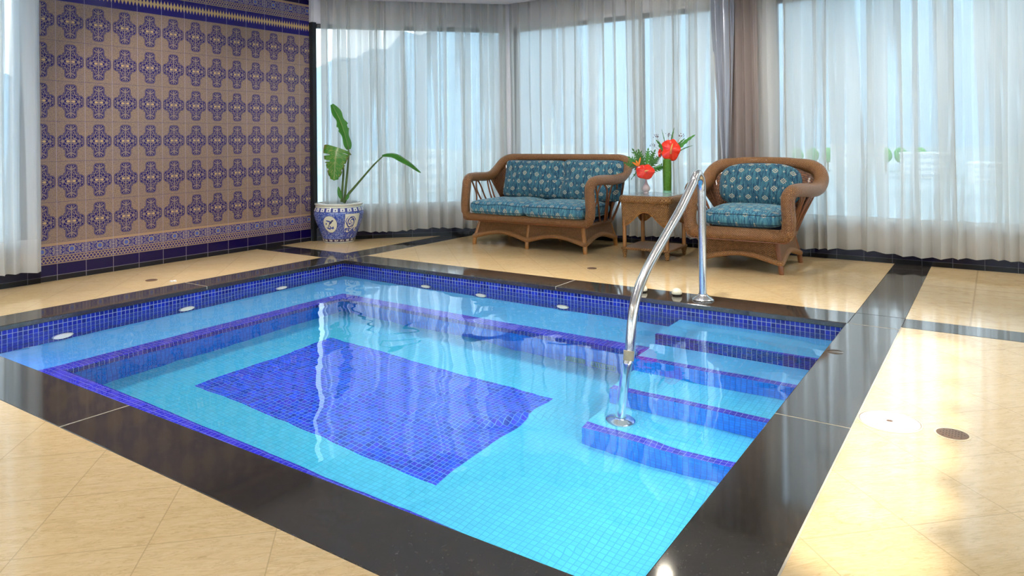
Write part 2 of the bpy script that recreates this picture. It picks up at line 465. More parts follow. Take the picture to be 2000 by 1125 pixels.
# ------------------------------------------------------------------ floor, granite bands
def uvq(x0, x1, y0, y1, mode):
    P = [(x0, y0), (x1, y0), (x1, y1), (x0, y1)]
    if mode == 'R': return [((x + y - 2.97) / .475, (x - y - 6.58) / .48) for x, y in P]
    if mode == 'L': return [((x + y + .936) / .475, (x - y - 6.58) / .48) for x, y in P]
    return [((x - 4.855) / .96, (y + .45) / .96 * .5) for x, y in P]
fb = MB()
def fpiece(x0, x1, y0, y1, mode):
    b = len(fb.v); fb.box(x0, x1, y0, y1, -.06, 0)
    q = fb.f[-5]
    fb.uv[-5] = [((uvq(fb.v[i][0], 1, fb.v[i][1], 1, mode))[0]) for i in q]
x1, x2 = -WL_, 0; xr = PA + WR_; yn = -PB - WN_; bw = .13
fpiece(XW - .2, x1, yn, 0, 'L')                     # between tiled wall and pool
fpiece(XW - .2, x1, YB, yn, 'L')
fpiece(x1, xr, YB, yn, 'L')                          # near strip
fpiece(xr, XR, YB, .06, 'R')                         # right of the pool
fpiece(0, PA, WF_, 2.5, 'L')                         # seating area
fpiece(XW - .2, -WL_, WF_, 2.5, 'L')                 # corner behind the pot
fpiece(xr, XR, WF_, 2.5, 'F')
tag(fb.build('floor', M_STONE, smooth=False), kind='structure')

def slab(name, x0, x1, y0, y1, label=None):
    mb = MB(); mb.box(x0, x1, y0, y1, -.032, .0008); o = mb.build(name, M_GRAN, smooth=False, bevel=.004); tag(o, kind='structure'); return o
J = .003
slab('trim_1', -WL_, .006, yn, -1.38 - J, 'left'); slab('trim_2', -WL_, .006, -1.38, -J)
slab('trim_3', -J * 0, 2.27 - J, -.006, WF_); slab('trim_4', 2.27, PA, -.006, WF_)
slab('trim_5', PA - .006, xr, -1.64, -J); slab('trim_6', PA - .006, xr, yn, -1.64 - J)
slab('trim_7', .006, 1.975 - J, yn, -PB + .006); slab('trim_8', 1.975, PA - .006, yn, -PB + .006)
slab('trim_9', XW - .1, -WL_, 0, WF_)                # band to the tiled wall
slab('trim_10', -WL_, -J, 0, WF_); slab('trim_11', -WL_, 0, WF_, 2.4)
slab('trim_12', PA, xr, 0, WF_); slab('trim_13', PA, xr, WF_, 2.42)
slab('trim_14', xr, XR, .06, WF_)
jb = MB()
for q in [(-WL_, .004, -1.3835, -1.3795), (2.2665, 2.2705, -.004, WF_), (PA - .004, xr, -1.6435, -1.6395), (1.9715, 1.9755, yn, -PB + .004), (-.004, .0005, 0, WF_), (PA, xr, -.004, .0005), (xr - .003, xr + .003, YB + 4, .06), (-WL_, .004, -.004, .0005)]:
    jb.box(q[0], q[1], q[2], q[3], -.02, .0011)
tag(jb.build('trim_15', M_JOINT, smooth=False), kind='structure')

# ------------------------------------------------------------------ pool
pool = empty('swimming_pool', (0, 0, 0), label='sunken rectangular pool lined with cobalt and aqua mosaic, framed by black granite', cat='pool')
ZF = -1.0; ZB = -.40
def quad(mb, pts, m=0): mb.face(pts, m=m)
w = MB(); zt = -.03
quad(w, [(0, 0, ZF), (PA, 0, ZF), (PA, 0, zt), (0, 0, zt)][::1])
quad(w, [(0, -PB, ZF), (0, 0, ZF), (0, 0, zt), (0, -PB, zt)])
quad(w, [(PA, 0, ZF), (PA, -PB, ZF), (PA, -PB, zt), (PA, 0, zt)])
quad(w, [(PA, -PB, ZF), (0, -PB, ZF), (0, -PB, zt), (PA, -PB, zt)])
w.build('basin_wall', M_COB, pool, smooth=False)
# floor with rectangle inlay
fx0, fx1, fy0, fy1 = .94, 2.85, -2.066, -1.0
f = MB()
xs = [0, fx0, fx1, PA]; ys = [-PB, fy0, fy1, 0]
for i in range(3):
    for j in range(3):
        if i == 1 and j == 1: continue
        quad(f, [(xs[i], ys[j], ZF), (xs[i + 1], ys[j], ZF), (xs[i + 1], ys[j + 1], ZF), (xs[i], ys[j + 1], ZF)])
f.build('pool_floor', M_AQUA, pool, smooth=False)
f = MB(); quad(f, [(fx0, fy0, ZF), (fx1, fy0, ZF), (fx1, fy1, ZF), (fx0, fy1, ZF)])
o = f.build('floor_inlay', M_DEEP, pool, smooth=False); tag(o, 'deep blue rectangular mosaic inlay in the pool floor')
# bench (U shape) : outer = walls, nose
bxl, byf, byn = .645, -.615, -2.66; XS = 3.23; NB = 4 * MS
rx, ryf, ryn = .49, -.46, -2.80     # recessed face below the nose
b = MB(); z = ZB
b1x, b1f, b1n = bxl - NB, byf + NB, byn - NB
quad(b, [(0, -PB, z), (b1x, b1n, z), (b1x, b1f, z), (0, 0, z)]); quad(b, [(0, 0, z), (b1x, b1f, z), (XS, b1f, z), (XS, 0, z)]); quad(b, [(0, -PB, z), (PA, -PB, z), (PA, b1n, z), (b1x, b1n, z)])
b.build('bench_seat', M_SKY, pool, smooth=False)
b = MB(); hN = 3.5 * MS
def nose(pts_in, pts_out):      # top strip, rounded nose, underside
    pass
top = z; e = .012
A = [(PA, b1n), (b1x, b1n), (b1x, b1f), (XS, b1f)]; B = [(PA, byn - e), (bxl - e, byn - e), (bxl - e, byf + e), (XS, byf + e)]; C_ = [(PA, byn), (bxl, byn), (bxl, byf), (XS, byf)]; D_ = [(PA, ryn), (rx, ryn), (rx, ryf), (XS, ryf)]
for (p, zp, q, zq) in ((A, top, B, top), (B, top, C_, top - e)):
    for i in range(3): quad(b, [(*p[i], zp), (*p[i + 1], zp), (*q[i + 1], zq), (*q[i], zq)][::-1])
b.build('bench_nosing', M_VIO, pool, smooth=False)
b = MB()
for (p, zp, q, zq) in ((C_, top - e, C_, top - hN), (C_, top - hN, D_, top - hN)):
    for i in range(3): quad(b, [(*p[i], zp), (*p[i + 1], zp), (*q[i + 1], zq), (*q[i], zq)][::-1])
b.build('bench_edge', M_COB, pool, smooth=False)
b = MB()
for i in range(3): quad(b, [(*D_[i], top - hN), (*D_[i + 1], top - hN), (*D_[i + 1], ZF), (*D_[i], ZF)][::-1])
b.build('bench_riser', M_MID, pool, smooth=False)
# steps
SYs = [-.42, -.735, -1.05, -1.375]; SZ = [-.2, -.4, -.6, -.8]; yprev = 0
for k in range(4):
    st = MB(); y1 = SYs[k]; z = SZ[k]; NT = 2 * MS if k else 1 * MS; zb = ZF if k else SZ[1]
    quad(st, [(XS, y1 + NT, z), (PA, y1 + NT, z), (PA, yprev, z), (XS, yprev, z)], 0)
    nz = MB()
    quad(nz, [(XS, y1, z), (PA, y1, z), (PA, y1 + NT, z), (XS, y1 + NT, z)], 0)
    rb = MB(); zb2 = SZ[k + 1] if k < 3 else ZF
    quad(rb, [(XS, y1, zb2), (PA, y1, zb2), (PA, y1, z), (XS, y1, z)], 0)
    quad(rb, [(XS, y1, z), (XS, yprev, z), (XS, yprev, zb), (XS, y1, zb)], 0)
    so = st.build('step', M_SKY if k < 2 else M_AQUA, pool, smooth=False)
    nz.build('step_nosing', M_VIO, so, smooth=False); rb.build('step_riser', M_COB if k == 0 else M_MID, so, smooth=False)
    yprev = y1
# pool lights
def pool_light(loc, nrm, r, label, group):
    t = empty('pool_light', loc, math.atan2(nrm[1], nrm[0]) - PI / 2, label, 'pool light', group)
    mb = MB(); pr = [(r, 0), (r, .012), (r * .85, .024), (r * .5, .032), (r * .2, .034), (0.001, .034)]
    k = MB(); k.lathe(pr, 28, (0, 0, 0))
    k.v = [(p[0], p[2], p[1]) for p in k.v]; k.f = [q[::-1] for q in k.f]
    k.build('lens', M_LENS, t)
    k = MB(); k.lathe([(r * .8, .0), (r * 1.12, .004), (r * 1.12, .012), (r, .016)], 28); k.v = [(p[0], p[2], p[1]) for p in k.v]; k.f = [q[::-1] for q in k.f]
    k.build('rim', M_CREAM, t)
GL = 'cream underwater lights in the pool wall'
pool_light((0, -2.40, -.30), (1, 0), .058, 'cream underwater light on the left pool wall, nearest the camera', GL)
pool_light((0, -1.55, -.30), (1, 0), .055, 'cream underwater light in the middle of the left pool wall', GL)
pool_light((0, -.70, -.30), (1, 0), .050, 'cream underwater light on the left pool wall, nearest the far corner', GL)
pool_light((1.00, 0, -.30), (0, -1), .046, 'cream underwater light on the far pool wall, leftmost of its three', GL)
pool_light((1.58, 0, -.33), (0, -1), .046, 'cream underwater light low on the far pool wall, middle one of three', GL)
pool_light((2.33, 0, -.30), (0, -1), .046, 'cream underwater light on the far pool wall, closest to the steps and rail', GL)
for x0, x1, lb in ((2.62, 2.76, 'slotted green-stained suction grille at the bench foot, left one'), (2.81, 2.98, 'slotted green-stained suction grille at the bench foot, behind the rail')):
    g = MB(); yy = ryf
    g.box(x0, x1, yy - .012, yy, -.975, -.965); g.box(x0, x1, yy - .012, yy, -.905, -.895)
    nb = 9
    for i in range(nb + 1):
        xx = x0 + (x1 - x0 - .006) * i / nb; g.box(xx, xx + .006, yy - .012, yy, -.966, -.904)
    tag(g.build('suction_grille', M_GRILLE, smooth=False), lb, 'grille', 'suction grilles under the bench')
wm = MB(); wm.grid(lambda u, v: (u * PA, -PB + v * PB, ZW), 24, 18)
tag(wm.build('water', M_WATER), 'clear rippled pool water filling the mosaic basin', 'water', kind='stuff')

# ------------------------------------------------------------------ walls and windows
def wallbox(name, x0, x1, y0, y1, z0, z1, m=M_WHITE):
    mb = MB(); mb.box(x0, x1, y0, y1, z0, z1); return tag(mb.build(name, m, smooth=False), kind='structure')
wallbox('wall_left', XW - .18, XW, -2.0, .69, -.03, 2.9, M_TILE)
ZH, ZS = 2.40, .30
WT = .16
def panel(name, a, b, parts, m=None):
    """vertical panels between 2D points a->b (thickness outward = left of a->b)"""
    mb = MB(); ax, ay = a; bx, by = b; L = math.hypot(bx - ax, by - ay); dx, dy = (bx - ax) / L, (by - ay) / L; nx, ny = -dy, dx
    for (s0, s1, z0, z1, t0, t1) in parts:
        P = [(ax + dx * s + nx * t, ay + dy * s + ny * t) for s, t in ((s0, t0), (s1, t0), (s1, t1), (s0, t1))]
        mb.prism(P, z0, z1)
    return mb.build(name, m or M_WHITE, smooth=False)
def window(n, a, b, sill, head, mull, label=None):
    L = math.hypot(b[0] - a[0], b[1] - a[1]); fw = .045; pr = []
    pr += [(0, fw, sill, head, .03, .09), (L - fw, L, sill, head, .03, .09), (fw, L - fw, sill, sill + fw, .03, .09), (fw, L - fw, head - fw, head, .03, .09)]
    for mu in mull: pr.append((mu - fw / 2, mu + fw / 2, sill + fw, head - fw, .03, .09))
    o = panel('window_%d' % n, a, b, pr, M_FRAME); tag(o, kind='structure')
    es = [0] + list(mull) + [L]
    for i in range(len(es) - 1):
        g = panel('pane', a, b, [(es[i] + fw / 2, es[i + 1] - fw / 2, sill + fw * .8, head - fw * .8, .056, .062)], M_GLASS); g.parent = o
def wallrun(name, a, b, holes, z1=2.9, z0=-.03):
    L = math.hypot(b[0] - a[0], b[1] - a[1]); pr = []; s = 0
    for (h0, h1, sl, hd) in holes:
        if h0 > s: pr.append((s, h0, z0, z1, 0, WT))
        pr.append((h0, h1, z0, sl, 0, WT)); pr.append((h0, h1, hd, z1, 0, WT)); s = h1
    if s < L: pr.append((s, L, z0, z1, 0, WT))
    return tag(panel(name, a, b, pr), kind='structure')
SK = .018
cA = (XW, XW + CH); cB = (YW + SK - CH, YW + SK)        # chamfer ends (wall planes)
cA = (XW - .0, .70); cB = (.262, 2.353)
# direction for outward-left normals: run so that left side is outside: right->left on far wall
def at(a, b, s):
    L = math.hypot(b[0] - a[0], b[1] - a[1]); return (a[0] + (b[0] - a[0]) * s / L, a[1] + (b[1] - a[1]) * s / L)
farL, farR = cB, (XR, YW + SK)
LF = XR - cB[0]
# holes measured from the right end of the far wall: wall run goes left->right with outside on the left side (+Y)
wallrun('wall_far', farL, farR, [(.05, 2.76 - cB[0], ZS, ZH), (3.25 - cB[0], 7.9 - cB[0], ZS, ZH)])
window(2, at(farL, farR, .05), at(farL, farR, 2.76 - cB[0]), ZS, ZH, [1.6])
window(3, at(farL, farR, 3.25 - cB[0]), at(farL, farR, 7.9 - cB[0]), ZS, ZH, [2.3])
LC = math.hypot(cB[0] - cA[0], cB[1] - cA[1])
wallrun('wall_corner', cA, cB, [(.02, LC - .06, .32, ZH)])
window(1, at(cA, cB, .02), at(cA, cB, LC - .06), .32, ZH, [])
# tall black jamb beside the tiled wall
wallbox('trim_16', XW - .16, XW + .052, .692, .745, 0, ZH + .01, M_FRAME)
wallbox('trim_17', XW - .16, XW + .03, .692, .79, ZH + .01, 2.9, M_WHITE)
# left wall beyond the tiles: window behind the left curtain
lA, lB = (XW, YB), (XW, -2.0)
wallrun('wall_left_near', lA, lB, [(.5, 5.4 - .08, ZS, ZH)])
window(4, at(lA, lB, .5), at(lA, lB, 5.32), ZS, ZH, [1.7, 3.4])
# right and rear walls of the room (outside the frame), with windows
rA, rB = (XR, YW + SK), (XR, YB)
wallrun('wall_right', rA, rB, [(.8, 8.8, ZS, ZH)])
window(5, at(rA, rB, .8), at(rA, rB, 8.8), ZS, ZH, [2, 4, 6])
bA, bB = (XR, YB), (XW, YB)
wallrun('wall_rear', bA, bB, [(1, 4, .3, ZH), (5.5, 9, .3, ZH)])
window(6, at(bA, bB, 1), at(bA, bB, 4), .3, ZH, [1.5]); window(7, at(bA, bB, 5.5), at(bA, bB, 9), .3, ZH, [1.75])
# skirting
def skirt(name, a, b, t=SK):
    ax, ay = a; bx, by = b; L = math.hypot(bx - ax, by - ay); dx, dy = (bx - ax) / L, (by - ay) / L; nx, ny = dy, -dx
    mb = MB(); P = [(ax, ay), (bx, by), (bx + nx * t, by + ny * t), (ax + nx * t, ay + ny * t)]; z0, z1 = 0, .135
    mb.face([(*P[3], z0), (*P[2], z0), (*P[2], z1), (*P[3], z1)], [(0, 0), (L, 0), (L, z1), (0, z1)])
    mb.face([(*P[3], z1), (*P[2], z1), (*P[1], z1), (*P[0], z1)], [(0.01, z1), (L, z1), (L, z1), (0.01, z1)])
    mb.face([(*P[0], z0), (*P[3], z0), (*P[3], z1), (*P[0], z1)]); mb.face([(*P[2], z0), (*P[1], z0), (*P[1], z1), (*P[2], z1)])
    tag(mb.build(name, M_SKIRT, smooth=False), kind='structure')
skirt('baseboard_far', farL, farR); skirt('baseboard_corner', cA, cB); skirt('baseboard_left', lA, (XW, -2.003)); skirt('baseboard_right', rA, rB)
# ceiling with a slot for the curtain tracks along the windows
E1 = .135
cp = [(XW + .03, YB), (XR, YB), (XR, YW - E1 + .03), (.262 + .055, YW - E1 + .03), (XW + .03, .70 + .03)]
cp = [(XW + .001, YB), (XR, YB), (XR, 2.215), (.33, 2.215), (-1.16, .725), (XW + .001, .70)]
mb = MB(); mb.prism(cp, ZC, ZC + .1); tag(mb.build('ceiling', M_CEIL, smooth=False), kind='structure')
mb = MB(); mb.prism([(XW - .2, YB - .2), (XR + .2, YB - .2), (XR + .2, 2.6), (.1, 2.6), (XW - .2, 1.0)], 2.9, 2.96); tag(mb.build('ceiling_upper', M_CEIL, smooth=False), kind='structure')

# ------------------------------------------------------------------ curtains
def curtain(name, a, b, m, label, cat='curtain', zt=2.80, zb=.09, amp=.034, wl=.085, seed=1, side=1, narrow=None, zbf=None, nz=26, sharp=.45):
    rnd = random.Random(seed); ax, ay = a; bx, by = b; L = math.hypot(bx - ax, by - ay); dx, dy = (bx - ax) / L, (by - ay) / L; nx, ny = dy * side, -dx * side
    # pleat phase table with irregular widths
    cuts = [0]
    while cuts[-1] < L: cuts.append(cuts[-1] + wl * rnd.uniform(.55, 1.5))
    amps = [rnd.uniform(.55, 1.15) for _ in cuts]; sh = [rnd.uniform(-.02, .02) for _ in cuts]; skew = [rnd.uniform(.3, .7) for _ in cuts]
    n = max(24, int(L / wl * 18)); ph = rnd.uniform(0, 9)
    import bisect
    def fn(u, v):
        s = u * L; z = zb + (zt - zb) * v
        w = 1 - v
        s2 = s + .012 * math.sin(z * 1.7 + s * 5 + ph) * w
        s2 = max(0, min(L - 1e-4, s2)); i = bisect.bisect_right(cuts, s2) - 1; i = min(i, len(cuts) - 2)
        t = (s2 - cuts[i]) / (cuts[i + 1] - cuts[i]); k = skew[i]
        t = t / k * .5 if t < k else .5 + (t - k) / (1 - k) * .5
        o = math.sin(PI * t) ** (sharp * 2) * amps[i] * amp * 2 - amp
        o *= (.75 + .35 * w)
        o += .006 * math.sin(s * 9 + z * 2 + ph)
        fold = .35 * wl * math.sin(2 * PI * t) * .35
        ss = s + fold * amps[i]
        if narrow: ss = narrow(ss / L, z) * L
        zz = z
        if v == 0: zz = z + .012 * math.sin(s * 6 + ph) - .004 * math.sin(PI * t)
        return (ax + dx * ss + nx * o, ay + dy * ss + ny * o, zz)
    mb = MB(); mb.grid(fn, n, nz, uvf=lambda u, v: (u * L, zb + (zt - zb) * v))
    o = mb.build(name, m); tag(o, label, cat); return o
off = .075
cy = 2.285
ca = (XW + .07 + .035, .70 + .02 + .035 - .0); 
d45 = (.075 * .7071, -.075 * .7071)
q0 = (cA[0] + .085 + d45[0] - .0, cA[1] + .085 + d45[1]); q1 = (cB[0] + d45[0] - .03, cB[1] + d45[1] - .03 )
curtain('sheer_curtain', q0, q1, M_SHEER, 'white pleated sheer curtain behind the potted plant, hanging to just above the floor', seed=3, wl=.115, amp=.042)
curtain('sheer_curtain', (.30, cy), (2.80, cy), M_SHEER, 'white pleated sheer curtain directly behind the loveseat and side table', seed=5, wl=.11, amp=.036)
curtain('sheer_curtain', (3.06, cy), (8.3, cy), M_SHEER, 'wide white pleated sheer curtain behind the armchair, reaching the right edge', seed=8, wl=.135, amp=.040)
curtain('sheer_curtain', (XW + .10, -5.2), (XW + .10, -2.02), M_SHEER_L, 'pale sheer curtain at the far left, hanging beside the blue tiled wall', seed=9, wl=.12, amp=.04, zb=.105)
def nar(s, z):
    t = max(0, min(1, (z - .9) / 1.3)); c = .62; return c + (s - c) * (.35 + .65 * t ** .8)
curtain('satin_drape', (2.70, cy - .035), (2.93, cy - .035), M_SATIN, 'silver grey satin drape tapering downward between the two back windows', 'drape', seed=12, wl=.09, amp=.03, narrow=nar)
curtain('taupe_drape', (2.85, cy - .02), (3.16, cy - .02), M_TAUPE, 'taupe opaque drape gathered against the wall pier, left of the armchair back', 'drape', seed=14, wl=.075, amp=.035)

# ------------------------------------------------------------------ wicker furniture
def mirror(pts, cx=0): return [(2 * cx - p[0], p[1], p[2]) for p in pts]
def arch_pts(x0, x1, zc, zm, n=14):
    return [(x0 + (x1 - x0) * i / n, zc + (zm - zc) * (math.sin(PI * i / n) ** 1.15)) for i in range(n + 1)]

def ring(hx, hy, r, n=8):
    P = []
    for cx, cy_, a0 in ((hx - r, -hy + r, -PI / 2), (hx - r, hy - r, 0), (-hx + r, hy - r, PI / 2), (-hx + r, -hy + r, PI)):
        for i in range(n + 1): a_ = a0 + PI / 2 * i / n; P.append((cx + r * math.cos(a_), cy_ + r * math.sin(a_)))
    return P

def wicker_seat(t, W, D, ztop, zrail, railr, half, backc, arches, armr, flare=.05, mid=False, topr=.036, wingr=.045):
    """W base width at the floor, D depth. half: centreline of right arm from front rail corner to top back centre"""
    hw, hd = W / 2, D / 2
    # flared skirt panels with arched lower edge
    zt = zrail[0]; n = 28
    def bot(s, k):      # s 0..1 along side, k arches
        f_ = (s * k) % 1.0 if s < 1 else 1.0
        return .085 + .062 * math.sin(PI * f_) ** 1.1
    sk = MB()
    tx, ty = hw - flare, hd - flare
    def pt(side, s, v):
        k = arches if side in (0, 2) else 1
        zb = bot(s, k); z = zb + (zt - zb) * v; g = ((z - .06) / (zt - .06)); g = max(0, min(1, g)) ** .75
        hx = hw - flare * g; hy = hd - flare * g
        if side == 0: return (-hx + 2 * hx * s, -hy, z)
        if side == 1: return (hx, -hy + 2 * hy * s, z)
        if side == 2: return (hx - 2 * hx * s, hy, z)
        return (-hx, hy - 2 * hy * s, z)
    for side in range(4):
        Ls = 2 * (hw if side in (0, 2) else hd)
        sk.grid(lambda u, v: pt(side, u, v), 36, 8, uvf=lambda u, v: (u * Ls, v * (zt - .1)))
    # uv rotated: vertical staves
    sk.uv = [[(b_, a_) for a_, b_ in q] if q else None for q in sk.uv]
    base = sk.build('base_skirt', M_WICK, t, solid=.012)
    tr = MB(); loop = []
    for side in range(4):
        for i in range(36): loop.append(pt(side, i / 36, 0))
    tr.tube(loop, (.026, .024), 10, closed=True); tr.build('apron_trim', M_WICKL, base)
    # feet
    fx = [(-hw + .01, -hd + .01), (hw - .01, -hd + .01), (hw - .01, hd - .01), (-hw + .01, hd - .01)]
    if mid: fx += [(0, -hd + .01), (0, hd - .01)]
    for (x, y) in fx:
        l = MB(); l.lathe([(.0185, 0), (.020, .004), (.022, .07), (.023, .12), (.020, zt - .01)], 14, (x, y, 0), capb=True, capt=True)
        # lean the post with the flare
        cx, cy2 = x, y
        l.v = [(p[0] - math.copysign(flare, cx) * (max(0, p[2] - .06) / (zt - .06)) ** .75 * (0 if abs(cx) < .05 else 1), p[1] - math.copysign(flare, cy2) * (max(0, p[2] - .06) / (zt - .06)) ** .75, p[2]) for p in l.v]
        l.build('leg', M_CANE if not mid else M_CANEL, t)
    # deck
    dk = MB(); dk.box(-hw + flare * .8, hw - flare * .8, -hd + .06, hd - .03, zt - .01, ztop); dko = dk.build('seat_deck', M_UNDER, t, smooth=False, bevel=.01)
    sr = MB(); e_ = .012; sr.tube([(x_, y_, zt + .004) for x_, y_ in ring(hw - flare + e_, hd - flare + e_, .05, 6)], (.026, .022), 12, closed=True); sr.build('seat_rim', M_WICKF, t)
    # side rails over the skirt
    # front rail + arms + top rail as one woven roll
    R = spline(half, 8); Lf = mirror(R)[::-1]
    xr_, yr_, zr_ = half[0]
    path = [Vector(p) for p in Lf] + [Vector((-xr_ + (2 * xr_) * i / 20, yr_ + .0, zr_)) for i in range(1, 20)] + R
    # front rail dips inside: path runs top-centre(left) -> down arm -> front rail -> up arm -> top-centre
    fr_ = MB(); nP = len(path); rad = []
    for i, p in enumerate(path):
        k = max(0, min(1, (p.y - (-hd)) / (D * .9))); wg = max(0, min(1, (abs(p.x) - xr_ * .8) / (xr_ * .35))); r = armr * (1 - k) + (topr + (wingr - topr) * wg) * k
        rad.append((r * 1.12, r * .82) if p.z > zr_ + .05 else (railr * .8, railr * 1.1))
    # build with consistent frame: up vector = outward
    fr_.tube(path, [max(a, b_) * .92 for a, b_ in rad], 14, up=(0, -1, 0))
    fr_.build('arm_frame', M_WICKF, t)
    # piping canes following the roll outer edge
    pp = MB()
    for dx_, dz_ in ((0, -1), ):
        pp.tube([Vector((p.x + math.copysign(railr * .55, p.x) * (1 if abs(p.x) > xr_ * .98 else 0), p.y - railr * .75, p.z - (railr * .8 if p.z < zr_ + .02 else 0))) for p in path if p.y < -hd + .12 and p.z < .62], .0045, 6)
    pp.build('edge_piping', M_CANE, t)
    # back panel between top rail and deck
    bp = MB(); zb0 = zt + .02
    topc = [Vector(p) for p in R if p[1] > backc]; topc = [Vector((-p.x, p.y, p.z)) for p in topc][::1]
    full = [Vector((-p.x, p.y, p.z)) for p in R[::1] if p[1] > backc]; full = full + [p for p in R[::-1] if p[1] > backc]
    kx = (hw - flare) / max(abs(p.x) for p in full)
    def bf(u, v):
        x = u * (len(full) - 1); i = min(int(x), len(full) - 2); f_ = x - i; p = full[i].lerp(full[i + 1], f_)
        q = Vector((p.x * kx, min(p.y, hd - .02) * .0 + (hd - .045), zb0))
        if abs(p.x) > (hw - flare): q.y = hd - .08
        r_ = q.lerp(p, v); return (r_.x, r_.y, r_.z)
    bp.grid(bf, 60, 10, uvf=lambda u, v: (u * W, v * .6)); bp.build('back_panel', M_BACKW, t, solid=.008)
    return R

# --- loveseat : local origin at floor centre
LX, LY = 1.088, 1.755
ls = empty('wicker_loveseat', (LX, LY, 0), 0, 'two-seat honey brown wicker loveseat with curved arms and arched skirt', 'loveseat')
half = [(.690, -.365, .292), (.727, -.372, .318), (.742, -.372, .40), (.738, -.370, .50), (.730, -.365, .60), (.735, -.345, .665), (.75, -.28, .695), (.77, -.13, .698), (.785, .03, .690), (.795, .17, .70), (.80, .27, .745), (.795, .345, .80), (.76, .395, .855), (.68, .42, .885), (.52, .435, .892), (.3, .44, .892), (0, .44, .892)]
wicker_seat(ls, 1.34, .68, .30, (.255,), .040, half, .12, 2, .046, mid=True, topr=.040, wingr=.050)
def spindles(t, S_):
    for P, r in S_:
        m_ = MB(); m_.tube(spline(P, 8), r, 8); m_.build('cane_spindle', M_CANE, t)
for s in (1, -1):
    spindles(ls, [([(s * .665, -.26, .28), (s * .70, -.23, .40), (s * .725, -.20, .52), (s * .735, -.24, .62), (s * .75, -.26, .68)], .009),
                  ([(s * .66, -.02, .28), (s * .70, -.12, .42), (s * .725, -.19, .56), (s * .755, -.15, .66), (s * .765, -.07, .60), (s * .73, -.02, .45), (s * .67, .06, .28)], .009),
                  ([(s * .66, .12, .28), (s * .71, .06, .45), (s * .755, .05, .62), (s * .775, .09, .67), (s * .775, .13, .60), (s * .72, .14, .44), (s * .66, .20, .28)], .009),
                  ([(s * .66, .26, .27), (s * .75, .27, .50), (s * .79, .28, .74)], .012)])

# cushions
def cushion(name, loc, rot, dims, m, label, group, a=7, c=2.6, pipe=True, wob=.006, oval=None, rz=0):
    t = empty(name, loc, 0, label, 'cushion', group); t.rotation_euler = (*rot, rz)[:3]
    hx, hy, hz = dims; N = 20; mb = MB(); rnd = random.Random(hash(label) % 1000 if False else len(label)); ph = rnd.uniform(0, 6)
    def mp(p):
        x, y, z = p; aa = a if oval is None else oval
        s_ = ((abs(x) ** aa + abs(y) ** aa) ** (c / aa) + abs(z) ** c) ** (-1 / c)
        x, y, z = x * s_, y * s_, z * s_
        w_ = wob * math.sin(x * 5 + ph) * math.cos(y * 4 + ph * 2)
        return (x * hx, y * hy, z * hz + w_ * (1 if z > 0 else -.3))
    tt = lambda k: math.sin((k * 2 - 1) * PI / 2 * .92) / math.sin(PI / 2 * .92)
    for ax_ in range(3):
        for sg in (-1, 1):
            def fn(u, v):
                p = [0, 0, 0]; p[ax_] = sg; p[(ax_ + 1) % 3] = tt(u); p[(ax_ + 2) % 3] = tt(v); return mp(p)
            mb.grid(fn, N, N, flip=(sg < 0))
    o = mb.build('cover', m, t, weld=.0004, ang=180)
    # planar UVs so the print runs over the front edge
    me = o.data; uvl = me.uv_layers[0].data
    for p in me.polygons:
        for li in p.loop_indices:
            co = me.vertices[me.loops[li].vertex_index].co; uvl[li].uv = (co.x, co.y + (hz - co.z) * (-1 if co.y < 0 else 1) * .9)
    if pipe:
        for zz in (-.42, .42) if pipe == 2 else (0,):
            kk = (1 - abs(zz) ** c) ** (1 / c); aa = a if oval is None else oval; L_ = []
            for i in range(72):
                th = 2 * PI * i / 72; cx, sy_ = math.cos(th), math.sin(th); s_ = (abs(cx) ** aa + abs(sy_) ** aa) ** (-1 / aa)
                x, y = cx * s_ * kk, sy_ * s_ * kk; w_ = wob * math.sin(x * 5 + ph) * math.cos(y * 4 + ph * 2) * (1 if zz > 0 else -.3)
                L_.append((x * hx * 1.004, y * hy * 1.004, zz * hz + w_))
            k_ = MB(); k_.tube(L_, .0038, 6, closed=True); k_.build('piping', M_PIPE, o)
    return t
GC = 'patterned cushions on the loveseat'
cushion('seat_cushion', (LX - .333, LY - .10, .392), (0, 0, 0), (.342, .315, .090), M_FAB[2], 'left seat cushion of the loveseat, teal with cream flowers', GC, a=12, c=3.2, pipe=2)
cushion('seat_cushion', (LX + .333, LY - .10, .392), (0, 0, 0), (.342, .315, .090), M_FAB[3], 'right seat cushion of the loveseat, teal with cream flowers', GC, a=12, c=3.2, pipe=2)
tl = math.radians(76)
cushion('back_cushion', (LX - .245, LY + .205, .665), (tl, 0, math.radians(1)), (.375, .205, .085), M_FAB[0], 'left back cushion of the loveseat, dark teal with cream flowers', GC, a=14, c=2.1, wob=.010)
cushion('back_cushion', (LX + .46, LY + .19, .670), (tl, 0, math.radians(-3)), (.350, .208, .080), M_FAB[1], 'right back cushion of the loveseat, dark teal with cream flowers', GC, a=14, c=2.1, wob=.010)

